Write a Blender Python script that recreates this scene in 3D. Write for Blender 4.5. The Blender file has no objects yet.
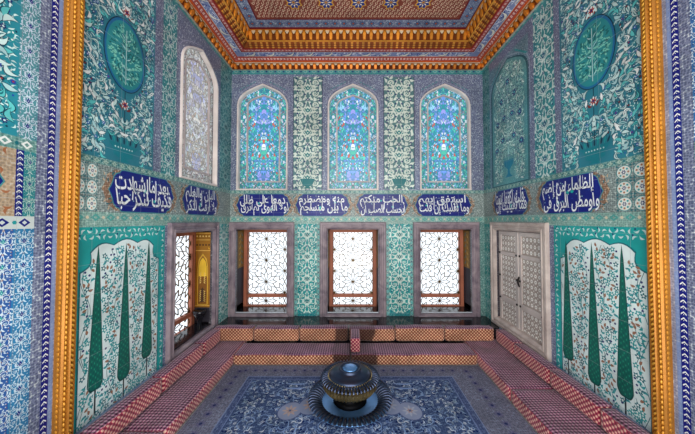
import bpy, bmesh, math, random
from math import sin, cos, pi, sqrt, atan2
from mathutils import Vector, Matrix
random.seed(7)
SC = bpy.context.scene
COL = SC.collection

# ------------------------------------------------------------------ room numbers (metres)
XL, XR, YB = -2.10, 2.28, 4.60      # side walls and back wall
YN = -0.60                          # near end of the modelled alcove
EYE = 1.91
ZC = EYE + 2.64                     # underside of cornice
ZF = EYE + 3.03                     # ceiling field
LEDGE = 0.29

def S(h, a=0.0):
    h = h.lstrip('#'); c = [int(h[i:i+2], 16) / 255 for i in (0, 2, 4)]
    c = [x / 12.92 if x <= .04045 else ((x + .055) / 1.055) ** 2.4 for x in c]
    return (c[0], c[1], c[2], a)
def var(c, k=.12, r=random):
    f = 1 + r.uniform(-k, k); return (c[0]*f, c[1]*f, c[2]*f, c[3])

# ------------------------------------------------------------------ object helpers
def tag(o, label=None, cat=None, group=None, kind=None):
    if label: o['label'] = label
    if cat: o['category'] = cat
    if group: o['group'] = group
    if kind: o['kind'] = kind
    return o
def empty(name, loc=(0, 0, 0), rz=0):
    o = bpy.data.objects.new(name, None); COL.objects.link(o)
    o.location = loc; o.rotation_euler = (0, 0, rz); o.empty_display_size = .1
    return o
def structure(name, label=None):
    o = empty(name); o['kind'] = 'structure'
    if label: o['label'] = label
    return o

class MB:
    """collects coloured polygons; build() links them as one mesh object"""
    def __init__(s, mp=None):
        s.v = []; s.f = []; s.c = []; s.mp = mp; s.k = 0; s.sm = []
    def face(s, pts, col, smooth=False):
        n = len(s.v); s.v += [tuple(p) for p in pts]
        s.f.append(tuple(range(n, n + len(pts)))); s.c.append(col); s.sm.append(smooth)
    def grid(s, rows, col, smooth=True, closed=False):
        """rows of equal-length point lists joined by quads (shared vertices)"""
        n = len(s.v); m = len(rows[0])
        for r in rows: s.v += [tuple(p) for p in r]
        for i in range(len(rows) - 1):
            for j in range(m if closed else m - 1):
                j2 = (j + 1) % m
                s.f.append((n+i*m+j, n+i*m+j2, n+(i+1)*m+j2, n+(i+1)*m+j))
                s.c.append(col(i, j) if callable(col) else col); s.sm.append(smooth)
    def box(s, x0, x1, y0, y1, z0, z1, col):
        P = [(x0,y0,z0),(x1,y0,z0),(x1,y1,z0),(x0,y1,z0),(x0,y0,z1),(x1,y0,z1),(x1,y1,z1),(x0,y1,z1)]
        for f in ((0,3,2,1),(4,5,6,7),(0,1,5,4),(2,3,7,6),(1,2,6,5),(3,0,4,7)):
            s.face([P[i] for i in f], col)
    # ---- flat drawing on a mapped plane, layer = tiny lift above the surface
    def poly(s, pts, col, lay=1):
        s.k += 1
        d = lay * .00045 + (s.k % 97) * 2.5e-6
        s.face([s.mp(a, b, d) for a, b in pts], col)
    def rect(s, a0, a1, b0, b1, col, lay=0):
        s.poly([(a0,b0),(a1,b0),(a1,b1),(a0,b1)], col, lay)
    def disc(s, x, y, r, col, lay, n=10, ry=None, rot=0):
        ry = ry or r
        s.poly([(x + r*cos(t)*cos(rot) - ry*sin(t)*sin(rot), y + r*cos(t)*sin(rot) + ry*sin(t)*cos(rot))
                for t in [2*pi*i/n for i in range(n)]], col, lay)
    def flower(s, x, y, r, col, lay, n=5, cen=None, rot=0):
        s.poly([(x + r*(.72+.28*cos(n*t))*cos(t+rot), y + r*(.72+.28*cos(n*t))*sin(t+rot)) for t in [2*pi*i/(n*4) for i in range(n*4)]], col, lay)
        if cen: s.disc(x, y, r*.33, cen, lay+1, 7)
    def leaf(s, x, y, a, L, w, b, col, lay, out=None, vein=None, ow=.22):
        def pts(L, w, off):
            up = []; dn = []
            for i in range(8):
                t = i / 7; u = (t - .5) * L; h = w * (sin(pi * min(1, t*1.02)) ** .85) * (1.2 - .5*t)
                cu = b * L * (4 * (t - .5) ** 2 - .4)
                up.append((u, cu + h)); dn.append((u, cu - h))
            return [(x + p*cos(a) - q*sin(a), y + p*sin(a) + q*cos(a)) for p, q in up + dn[-2:0:-1]]
        if out:
            s.poly(pts(L + w*ow*2.4, w*(1+ow)+.001, 0), out, lay); lay += 1
        s.poly(pts(L, w, 0), col, lay)
        if vein: s.poly(pts(L*.72, w*.28, 0), vein, lay + 1)
    def ribbon(s, pts, w, col, lay, taper=False):
        n = len(pts); up = []; dn = []
        for i, (x, y) in enumerate(pts):
            x0, y0 = pts[max(0, i-1)]; x1, y1 = pts[min(n-1, i+1)]
            a = atan2(y1 - y0, x1 - x0) + pi/2
            h = w/2 * (1 - .7*i/(n-1) if taper else 1)
            up.append((x + h*cos(a), y + h*sin(a))); dn.append((x - h*cos(a), y - h*sin(a)))
        for i in range(n-1):
            s.poly([up[i], up[i+1], dn[i+1], dn[i]], col, lay)
    def build(s, name, mat, parent=None, bev=0):
        m = bpy.data.meshes.new(name); m.from_pydata(s.v, [], s.f)
        a = m.attributes.new('Col', 'FLOAT_COLOR', 'CORNER')
        buf = []
        for f, c in zip(s.f, s.c): buf += list(c) * len(f)
        a.data.foreach_set('color', buf)
        m.polygons.foreach_set('use_smooth', s.sm)
        m.materials.append(mat); m.update()
        o = bpy.data.objects.new(name, m); COL.objects.link(o)
        if parent: o.parent = parent
        if bev:
            b = o.modifiers.new('bevel', 'BEVEL'); b.width = bev; b.segments = 2
        return o
def weld(o):
    bm = bmesh.new(); bm.from_mesh(o.data); bmesh.ops.remove_doubles(bm, verts=bm.verts, dist=1e-5)
    bmesh.ops.recalc_face_normals(bm, faces=bm.faces)
    bm.to_mesh(o.data); bm.free(); return o

# ------------------------------------------------------------------ materials
class NT:
    def __init__(s, name):
        s.m = bpy.data.materials.new(name); s.m.use_nodes = True
        s.t = s.m.node_tree; s.b = s.t.nodes['Principled BSDF']
    def n(s, kind, **kw):
        x = s.t.nodes.new(kind)
        for k, v in kw.items():
            if k.startswith('i_'):
                x.inputs[k[2:].replace('_', ' ')].default_value = v
            else: setattr(x, k, v)
        return x
    def l(s, a, b): s.t.links.new(a, b)
    def math(s, op, a, b=None, c=None):
        x = s.n('ShaderNodeMath', operation=op)
        for i, v in enumerate((a, b, c)):
            if v is None: continue
            if isinstance(v, (int, float)): x.inputs[i].default_value = v
            else: s.l(v, x.inputs[i])
        return x.outputs[0]
    def mix(s, f, a, b, mode='MIX'):
        x = s.n('ShaderNodeMix', data_type='RGBA', blend_type=mode)
        for i, v in ((0, f), (6, a), (7, b)):
            if isinstance(v, (int, float, tuple)): x.inputs[i].default_value = v
            else: s.l(v, x.inputs[i])
        return x.outputs[2]
def set_b(t, rough=.5, metal=0, spec=.5, coat=0):
    t.b.inputs['Roughness'].default_value = rough; t.b.inputs['Metallic'].default_value = metal
    t.b.inputs['Specular IOR Level'].default_value = spec; t.b.inputs['Coat Weight'].default_value = coat

def painted(name, rough=.35, speck=55, joints=True, spec=.4, speck_hi=(.75,.85,.85,1), bump=.15, metal=0, coat=0):
    t = NT(name); set_b(t, rough, metal, spec, coat)
    col = t.n('ShaderNodeAttribute', attribute_name='Col')
    geo = t.n('ShaderNodeTexCoord').outputs['Object']
    v = t.n('ShaderNodeTexVoronoi', i_Scale=speck, i_Randomness=.55); t.l(geo, v.inputs['Vector'])
    m1 = t.math('LESS_THAN', v.outputs['Distance'], .38)
    m2 = t.math('GREATER_THAN', v.outputs['Distance'], .68)
    lo = t.mix(1.0, col.outputs['Color'], (.40, .44, .52, 1), 'MULTIPLY')
    c = t.mix(t.math('MULTIPLY', m1, col.outputs['Alpha']), col.outputs['Color'], lo)
    c = t.mix(t.math('MULTIPLY', t.math('MULTIPLY', m2, col.outputs['Alpha']), .8), c, speck_hi)
    nz = t.n('ShaderNodeTexNoise', i_Scale=3.2, i_Detail=5.0); t.l(geo, nz.inputs['Vector'])
    f = t.n('ShaderNodeMapRange'); t.l(nz.outputs[0], f.inputs[0])
    f.inputs[1].default_value = .3; f.inputs[2].default_value = .7; f.inputs[3].default_value = .78; f.inputs[4].default_value = 1.12
    c = t.mix(1.0, c, f.outputs[0], 'MULTIPLY')
    if joints:
        sep = t.n('ShaderNodeSeparateXYZ'); t.l(geo, sep.inputs[0])
        h = t.math('ADD', t.math('ADD', sep.outputs[0], sep.outputs[1]), 20.03)
        a = t.math('LESS_THAN', t.math('MODULO', h, .245), .0035)
        b = t.math('LESS_THAN', t.math('MODULO', t.math('ADD', sep.outputs[2], 20.0), .245), .0035)
        j = t.math('MULTIPLY', t.math('MAXIMUM', a, b), .45)
        c = t.mix(j, c, (.38, .42, .45, 1))
    t.l(c, t.b.inputs['Base Color'])
    if bump:
        bp = t.n('ShaderNodeBump', i_Strength=bump, i_Distance=.004)
        n2 = t.n('ShaderNodeTexNoise', i_Scale=14.0, i_Detail=3.0); t.l(geo, n2.inputs['Vector'])
        t.l(n2.outputs[0], bp.inputs['Height']); t.l(bp.outputs[0], t.b.inputs['Normal'])
    return t.m
TILE = painted('glazed_tile', .30)
PAINTWOOD = painted('painted_ceiling', .6, 40, False, .25)
GOLD = painted('gilded_wood', .42, 30, False, .5, metal=.35, bump=.5)
WOOD = painted('carved_wood', .5, 60, False, .35, bump=.4)
METAL = painted('lattice_metal', .45, 30, False, .5, metal=.6)
PLASTER = painted('white_plaster', .6, 40, False, .3)
WOOL = painted('wool_carpet', .95, 48, False, .05, speck_hi=(.32,.42,.58,1), bump=.6)

def marble(name, c1, c2, rough, scale=3, bandy=0):
    t = NT(name); set_b(t, rough, 0, .5)
    g = t.n('ShaderNodeTexCoord').outputs['Object']
    n1 = t.n('ShaderNodeTexNoise', i_Scale=scale, i_Detail=8.0, i_Distortion=1.2); t.l(g, n1.inputs['Vector'])
    v = t.n('ShaderNodeTexVoronoi', i_Scale=scale*9); t.l(g, v.inputs['Vector'])
    f = t.n('ShaderNodeMapRange'); t.l(n1.outputs[0], f.inputs[0]); f.inputs[1].default_value = .35; f.inputs[2].default_value = .68
    c = t.mix(f.outputs[0], c1, c2)
    c = t.mix(t.math('MULTIPLY', v.outputs['Distance'], .3), c, c2)
    t.l(c, t.b.inputs['Base Color'])
    bp = t.n('ShaderNodeBump', i_Strength=.25, i_Distance=.004); t.l(n1.outputs[0], bp.inputs['Height']); t.l(bp.outputs[0], t.b.inputs['Normal'])
    return t.m
MAUVE = marble('mauve_marble', S('#6b5f6e'), S('#a3959c'), .42, 4)
PALEST = marble('pale_carved_marble', S('#a89a96'), S('#cfc3bd'), .45, 4)
DARKM = marble('dark_polished_marble', S('#16161b'), S('#2c2c35'), .12, 3)
BLUEM = marble('blue_grey_marble', S('#5b6f92'), S('#8496b4'), .3, 3)
STONE = marble('plain_stone', S('#8c9097'), S('#b9bbbd'), .7, 2)

def fabric(name, topc, topd, sidec, sided, cream, k=38.0, patch=None):
    """small rows of cream lozenges; the upper side is plum, the sides red-brown"""
    t = NT(name); set_b(t, .9, 0, .1); t.b.inputs['Sheen Weight'].default_value = .3
    g = t.n('ShaderNodeTexCoord').outputs['Object']
    mp = t.n('ShaderNodeMapping'); mp.inputs['Rotation'].default_value = (.0, .0, 0); mp.inputs['Scale'].default_value = (k, k, k); t.l(g, mp.inputs[0])
    sep = t.n('ShaderNodeSeparateXYZ'); t.l(mp.outputs[0], sep.inputs[0])
    X, Y, Z = sep.outputs
    sx = t.math('SINE', t.math('ADD', t.math('MULTIPLY', X, 2.6), t.math('MULTIPLY', Y, 2.6)))
    sy = t.math('SINE', t.math('SUBTRACT', t.math('MULTIPLY', X, 2.6), t.math('MULTIPLY', Y, 2.6)))
    su = t.math('SINE', t.math('MULTIPLY', t.math('ADD', X, Y), 3.5))
    sz = t.math('SINE', t.math('ADD', t.math('MULTIPLY', Z, 3.6), .6))
    p = t.math('MULTIPLY', sx, sy)
    p2 = t.math('MULTIPLY', su, sz)
    geo = t.n('ShaderNodeNewGeometry'); sn = t.n('ShaderNodeSeparateXYZ'); t.l(geo.outputs['Normal'], sn.inputs[0])
    up = t.n('ShaderNodeMapRange'); t.l(sn.outputs[2], up.inputs[0]); up.inputs[1].default_value = .55; up.inputs[2].default_value = .85
    pat = t.mix(up.outputs[0], p2, p)
    f1 = t.n('ShaderNodeMapRange'); t.l(pat, f1.inputs[0]); f1.inputs[1].default_value = .18; f1.inputs[2].default_value = .42
    f2 = t.n('ShaderNodeMapRange'); t.l(pat, f2.inputs[0]); f2.inputs[1].default_value = -.25; f2.inputs[2].default_value = -.6
    nz = t.n('ShaderNodeTexNoise', i_Scale=5.0, i_Detail=6.0); t.l(g, nz.inputs['Vector'])
    side = t.mix(t.math('MULTIPLY', f1.outputs[0], .85), sidec, cream); side = t.mix(t.math('MULTIPLY', f2.outputs[0], .75), side, sided)
    top = t.mix(t.math('MULTIPLY', f1.outputs[0], .75), topc, S('#cfa5b8')); top = t.mix(f2.outputs[0], top, topd)
    c = t.mix(up.outputs[0], side, top)
    fz = t.n('ShaderNodeMapRange'); t.l(nz.outputs[0], fz.inputs[0]); fz.inputs[1].default_value = .3; fz.inputs[2].default_value = .7; fz.inputs[3].default_value = .65; fz.inputs[4].default_value = 1.15
    c = t.mix(1.0, c, fz.outputs[0], 'MULTIPLY')
    if patch:                              # a darker stretch of cloth, centred on the divan
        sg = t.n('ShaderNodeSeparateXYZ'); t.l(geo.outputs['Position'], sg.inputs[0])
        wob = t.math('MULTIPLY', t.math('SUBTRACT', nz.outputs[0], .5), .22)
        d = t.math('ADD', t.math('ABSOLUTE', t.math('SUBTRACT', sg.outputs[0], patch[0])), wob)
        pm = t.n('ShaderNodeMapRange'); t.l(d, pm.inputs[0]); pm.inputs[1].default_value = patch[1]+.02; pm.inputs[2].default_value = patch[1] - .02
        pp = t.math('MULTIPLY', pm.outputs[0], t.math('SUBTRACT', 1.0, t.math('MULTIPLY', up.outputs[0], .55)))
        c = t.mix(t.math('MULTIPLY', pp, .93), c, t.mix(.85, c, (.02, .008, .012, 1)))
    t.l(c, t.b.inputs['Base Color'])
    bp = t.n('ShaderNodeBump', i_Strength=.5, i_Distance=.006); t.l(p2, bp.inputs['Height']); t.l(bp.outputs[0], t.b.inputs['Normal'])
    return t.m
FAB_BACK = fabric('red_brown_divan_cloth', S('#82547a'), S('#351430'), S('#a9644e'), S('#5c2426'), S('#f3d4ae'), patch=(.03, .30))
FAB_SIDE = fabric('rose_divan_cloth', S('#804a6a'), S('#30102a'), S('#b5405e'), S('#5f1530'), S('#f6cdb8'))

def glass_mat():
    t = NT('stained_glass')
    col = t.n('ShaderNodeAttribute', attribute_name='Col')
    tr = t.n('ShaderNodeBsdfTranslucent'); t.l(col.outputs['Color'], tr.inputs[0])
    gl = t.n('ShaderNodeBsdfGlossy'); gl.inputs['Roughness'].default_value = .2; gl.inputs[0].default_value = (.6, .7, .8, 1)
    mx = t.n('ShaderNodeMixShader'); mx.inputs[0].default_value = .06
    t.l(tr.outputs[0], mx.inputs[1]); t.l(gl.outputs[0], mx.inputs[2])
    t.l(mx.outputs[0], t.t.nodes['Material Output'].inputs[0])
    return t.m
GLASS = glass_mat()
def clear_glass():
    t = NT('old_window_glass')
    tr = t.n('ShaderNodeBsdfTransparent'); tr.inputs[0].default_value = (.96, .98, 1, 1)
    gl = t.n('ShaderNodeBsdfGlossy'); gl.inputs['Roughness'].default_value = .05
    mx = t.n('ShaderNodeMixShader'); mx.inputs[0].default_value = .04
    t.l(tr.outputs[0], mx.inputs[1]); t.l(gl.outputs[0], mx.inputs[2])
    t.l(mx.outputs[0], t.t.nodes['Material Output'].inputs[0])
    return t.m
PANE = clear_glass()
def bronze(name, c, rough, metal=.9):
    t = NT(name); set_b(t, rough, metal, .5)
    g = t.n('ShaderNodeTexCoord').outputs['Object']
    n1 = t.n('ShaderNodeTexNoise', i_Scale=9.0, i_Detail=6.0); t.l(g, n1.inputs['Vector'])
    c2 = tuple(x*.45 for x in c[:3]) + (1,)
    t.l(t.mix(n1.outputs[0], c2, c), t.b.inputs['Base Color'])
    r = t.n('ShaderNodeMapRange'); t.l(n1.outputs[0], r.inputs[0]); r.inputs[3].default_value = rough-.1; r.inputs[4].default_value = rough+.15
    t.l(r.outputs[0], t.b.inputs['Roughness'])
    return t.m
BRONZE = bronze('dark_bronze', S('#545f7a'), .3)
BRASS = bronze('aged_brass', S('#cdb887'), .36)
SKYMET = bronze('sky_tinted_metal', S('#7fb4f0'), .3, .7)  # blue of the reflected sky put into the metal's colour

# ------------------------------------------------------------------ palette
TQ = S('#1f9aa0'); TQD = S('#0f6f7c'); TQL = S('#5fc0c2'); PALE = S('#c4dfdf'); PALE2 = S('#a5cdd2'); WHT = S('#e3eaea')
NAVY = S('#1b2a6e'); INK = S('#123a52'); COB = S('#2348a8'); COBD = S('#14207f'); RED = S('#a23a33'); RUST = S('#a8714f')
GRN = S('#0f6e5c'); LILAC = S('#7a83a0', .85); SAGE = S('#6f9d99', .7); SAGEL = S('#8db3ab', .6)

# ------------------------------------------------------------------ ornament generators (drawn in metres on a surface)
def lilac(P, a0, a1, b0, b1):
    P.rect(a0, a1, b0, b1, LILAC, 0)
def border(P, a0, a1, b0, b1, bg, c1, c2, edge=None):
    """strip of alternating lozenges and dots along its longer side"""
    P.rect(a0, a1, b0, b1, bg, 0)
    w, h = a1-a0, b1-b0; hor = w > h; L, W = (w, h) if hor else (h, w)
    if edge:
        e = W*.09
        for q in ((a0, a1, b0, b0+e), (a0, a1, b1-e, b1)) if hor else ((a0, a0+e, b0, b1), (a1-e, a1, b0, b1)): P.rect(*q, edge, 1)
    n = max(1, round(L / (W*1.5))); st = L/n
    for i in range(n):
        u = (i+.5)*st
        def T(p, q): return (a0+p, b0+h/2+q) if hor else (a0+w/2+q, b0+p)
        P.poly([T(u-st*.3, 0), T(u, -W*.34), T(u+st*.3, 0), T(u, W*.34)], c1, 1)
        P.poly([T(u-st*.13, 0), T(u, -W*.17), T(u+st*.13, 0), T(u, W*.17)], bg, 2)
        x, y = T((u+st/2) if i < n-1 else st*.02, 0); P.disc(x, y, W*.16, c2, 1, 6)
def chain(P, a0, a1, b0, b1, bg=COBD, fg=WHT):
    P.rect(a0, a1, b0, b1, bg, 0)
    w, h = a1-a0, b1-b0; n = round(h / (w*.9)); st = h/n
    for i in range(n):
        y = b0 + i*st; c = (a0+a1)/2; q = w*.36; th = st*.17
        P.poly([(c-q, y+th), (c, y+st*.55), (c, y+st*.55+th*1.5), (c-q, y+th*2.5)], fg, 1)
        P.poly([(c+q, y+th), (c, y+st*.55), (c, y+st*.55+th*1.5), (c+q, y+th*2.5)], fg, 1)
        P.disc(c, y+st*.25, w*.07, fg, 1, 5)
def arabesque(P, a0, a1, b0, b1, bg, line, acc, unit=None, dot=None):
    """mirrored scrolls with split leaves and a row of palmettes on the axis"""
    P.rect(a0, a1, b0, b1, bg, 0)
    w = a1-a0; c = (a0+a1)/2; n = max(1, round((b1-b0) / (unit or w*1.25))); H = (b1-b0)/n
    lw = w*.042
    for i in range(n):
        y0 = b0 + i*H
        for sgn in (-1, 1):
            for k, (cy, dr) in enumerate(((.27, 1), (.73, -1))):
                R = min(w*.21, H*.21); cx = c + sgn*w*.25; yy = y0+cy*H
                pts = [(cx - sgn*R*(1-j/30)*cos(dr*j*.36), yy + R*(1-j/30)*sin(dr*j*.36)) for j in range(20)]
                P.ribbon(pts, lw, line, 2)
                for j in (1, 4, 7, 10, 13):
                    x, y = pts[j]; a = atan2(y-yy, x-cx)
                    P.leaf(x + .035*cos(a)*w*3, y+.035*sin(a)*w*3, a+.7*dr, w*.17, w*.044, .2, line, 2)
                P.flower(cx, yy, w*.075, line, 2, 5, acc)
            P.leaf(c+sgn*w*.12, y0+H*.5, pi/2 - sgn*.5, H*.26, w*.055, sgn*.25, line, 2, vein=acc)
            P.leaf(c+sgn*w*.13, y0+H*.03, pi/2 + sgn*.6, H*.2, w*.045, -sgn*.2, line, 2)
            P.ribbon([(c, y0), (c+sgn*w*.1, y0+H*.12), (c+sgn*w*.06, y0+H*.3), (c, y0+H*.5)], lw, line, 1)
            P.ribbon([(c, y0+H*.5), (c+sgn*w*.1, y0+H*.66), (c+sgn*w*.06, y0+H*.85), (c, y0+H)], lw, line, 1)
            P.leaf(c+sgn*w*.42, y0+H*.5, pi/2, H*.22, w*.04, sgn*.2, line, 2)
            for fx, fy in ((.40, .06), (.40, .94), (.36, .36), (.36, .64), (.10, .22), (.10, .80)):
                P.disc(c+sgn*w*fx, y0+H*fy, w*.030, dot or acc, 3, 6); P.leaf(c+sgn*w*(fx-.03), y0+H*fy+w*.05, sgn*.7, w*.10, w*.022, .3*sgn, line, 2)
        P.poly([(c, y0+H*.40), (c+w*.09, y0+H*.5), (c, y0+H*.62), (c-w*.09, y0+H*.5)], acc, 3)
        P.disc(c, y0+H*.5, w*.03, line, 4, 6)
        P.flower(c, y0+H*.99 if i < n-1 else y0+H*.93, w*.07, dot or acc, 3, 6, line)
def saz(P, a0, a1, b0, b1, bg, step=.05, axis=None, excl=None, leafc=(PALE, WHT, PALE, PALE2, TQL), seed=1, fl=(NAVY, COB, INK), out=INK, size=1.0):
    """swirling serrated leaves and blossoms, mirrored about an axis"""
    P.rect(a0, a1, b0, b1, bg, 0)
    R = random.Random(seed); ax = (a0+a1)/2 if axis is None else axis
    W = max(a1-ax, ax-a0)
    s2 = step*.62
    for iy in range(int((b1-b0)/s2)+1):                    # fine undergrowth of small pale leaves
        for ix in range(int(W/s2)+1):
            dx = (ix+.5+R.uniform(-.3, .3))*s2; y = b0+(iy+.5+R.uniform(-.3, .3))*s2
            th = 2.2*sin(dx*7+y*2.1+seed) + 1.7*cos(y*6.1-dx*3) + .9 + R.uniform(-.7, .7)
            c = var(leafc[0], .2, R); q = R.random(); L = s2*R.uniform(.95, 1.3); b = R.uniform(-.5, .5)
            for sg in (-1, 1):
                x = ax+sg*dx
                if not (a0+L*.5 < x < a1-L*.5 and b0+L*.5 < y < b1-L*.5) or (excl and excl(x, y)): continue
                if q < .80: P.leaf(x, y, th if sg > 0 else pi-th, L, s2*.17, b*sg, c, 1)
                else: P.disc(x, y, s2*.2, R.choice(fl), 1, 6)
    ny = int((b1-b0)/step); nx = int(W/step)+1
    for iy in range(ny+1):
        for ix in range(nx+1):
            dx = (ix+.45+R.uniform(-.3, .3))*step - (step*.45 if iy % 2 else 0); y = b0+(iy+.5+R.uniform(-.3, .3))*step
            th = 2.2*sin(dx*7+y*2.1+seed) + 1.7*cos(y*6.1-dx*3) + R.uniform(-.5, .5)
            kind = R.random(); c = var(R.choice(leafc), .1, R); cf = var(R.choice(fl), .15, R); b = R.uniform(-.5, .5); L = step*R.uniform(1.0, 1.5)*size
            for sg in (-1, 1):
                x = ax + sg*dx
                if not (a0+L*.36 < x < a1-L*.36 and b0+L*.36 < y < b1-L*.36): continue
                if excl and excl(x, y): continue
                a = th if sg > 0 else pi-th
                if kind < .66: P.leaf(x, y, a, L*1.2, step*.27*size, b*sg, c, 2 + (ix+iy) % 3, out, vein=(TQD if kind < .12 else None), ow=.2)
                elif kind < .84: P.flower(x, y, step*.33*size, cf, 5, 6, PALE, th)
                elif kind < .92: P.disc(x, y, step*.24*size, cf, 3, 8); P.disc(x, y, step*.1*size, RED, 4, 6)
                else: P.flower(x, y, step*.3*size, TQ, 3, 5, WHT, th)
                p0 = (x+step*.5*cos(a+.4), y+step*.5*sin(a+.4)); p1 = (x+step*.8*cos(a-.2), y+step*.8*sin(a-.2))
                if a0 < min(p0[0], p1[0]) and max(p0[0], p1[0]) < a1 and b0 < min(p0[1], p1[1]) and max(p0[1], p1[1]) < b1:
                    P.ribbon([(x, y), p0, p1], step*.05, out, 1)
def star_tiles(P, a0, a1, b0, b1):
    P.rect(a0, a1, b0, b1, S('#b3c4bf', .5), 0)
    w, h = a1-a0, b1-b0; nx = max(1, round(w/.13)); ny = max(1, round(h/.13)); sx, sy = w/nx, h/ny
    for i in range(nx):
        for j in range(ny):
            x, y = a0+(i+.5)*sx, b0+(j+.5)*sy
            P.disc(x, y, sx*.46, S('#3f8d92'), 1, 20, sy*.46); P.disc(x, y, sx*.41, S('#d8ddd8'), 2, 20, sy*.41)
            for k in range(8):
                a = k*pi/4; P.disc(x+sx*.27*cos(a), y+sy*.27*sin(a), sx*.065, TQ if k % 2 else RUST, 3, 6)
            P.flower(x, y, sx*.15, NAVY, 3, 6, WHT)
            for k in range(4):
                a = k*pi/2+pi/4; P.flower(x+sx*.47*cos(a)*1.2, y+sy*.47*sin(a)*1.2, sx*.09, TQD, 3, 4) if (a0 < x+sx*.47*cos(a)*1.2-sx*.1 and x+sx*.47*cos(a)*1.2+sx*.1 < a1) else None
def medallion_panel(P, a0, a1, b0, b1, mc, mz, seed):
    saz(P, a0, a1, b0, b1, S('#2f7f92'), .046, axis=mc, seed=seed, size=1.1,
        excl=lambda x, y: ((x-mc)/.25)**2 + ((y-mz)/.37)**2 < 1 or (abs(x-mc) < .07 and mz-.60 < y < mz-.3) or (abs(x-mc) < .19 and y < b0+.24))
    P.disc(mc, mz, .226, INK, 5, 40, .336); P.disc(mc, mz, .218, S('#1d6f9e'), 6, 40, .328); P.disc(mc, mz, .200, S('#2b8f96'), 7, 40, .306)
    R = random.Random(seed)
    for i in range(150):
        t, r = R.uniform(0, 2*pi), sqrt(R.random())*.92
        x, y = .19*r*cos(t), .29*r*sin(t)
        if abs(x) < .012: continue
        for sg in (-1, 1): P.leaf(mc+sg*x, mz+y, t*sg+R.random(), .034, .0065, .3, S('#7cc7b8') if i % 2 else S('#14696d'), 8 + i % 2)
    P.ribbon([(mc, mz-.27), (mc, mz+.24)], .006, PALE, 10)
    for k in range(5):
        for sg in (-1, 1): P.leaf(mc+sg*.03, mz-.2+k*.09, pi/2-sg*.9, .06, .006, .1, PALE2, 10)
    P.ribbon([(mc, b0+.2), (mc, mz-.33)], .008, INK, 3)
    for y in (mz-.46, mz+.41):
        P.flower(mc, y, .05, WHT, 4, 8); P.flower(mc, y, .038, RED, 5, 6, NAVY)
        for sg in (-1, 1): P.leaf(mc+sg*.045, y-.03, pi/2-sg*.8, .07, .011, .2, S('#7b2b2b'), 4)
    # footed vase at the foot of the stem
    P.poly([(mc-.16, b0+.17), (mc+.16, b0+.17), (mc+.11, b0+.12), (mc+.1, b0+.06), (mc+.03, b0+.035), (mc+.07, b0+.01), (mc-.07, b0+.01), (mc-.03, b0+.035), (mc-.1, b0+.06), (mc-.11, b0+.12)], S('#17808f'), 4)
    for k in range(9): P.leaf(mc-.14+k*.035, b0+.205, pi/2+(4-k)*.1, .07, .009, 0, TQ if k % 2 else INK, 5)
    for k in range(7): P.disc(mc-.09+k*.03, b0+.135, .008, PALE, 6, 6)
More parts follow.
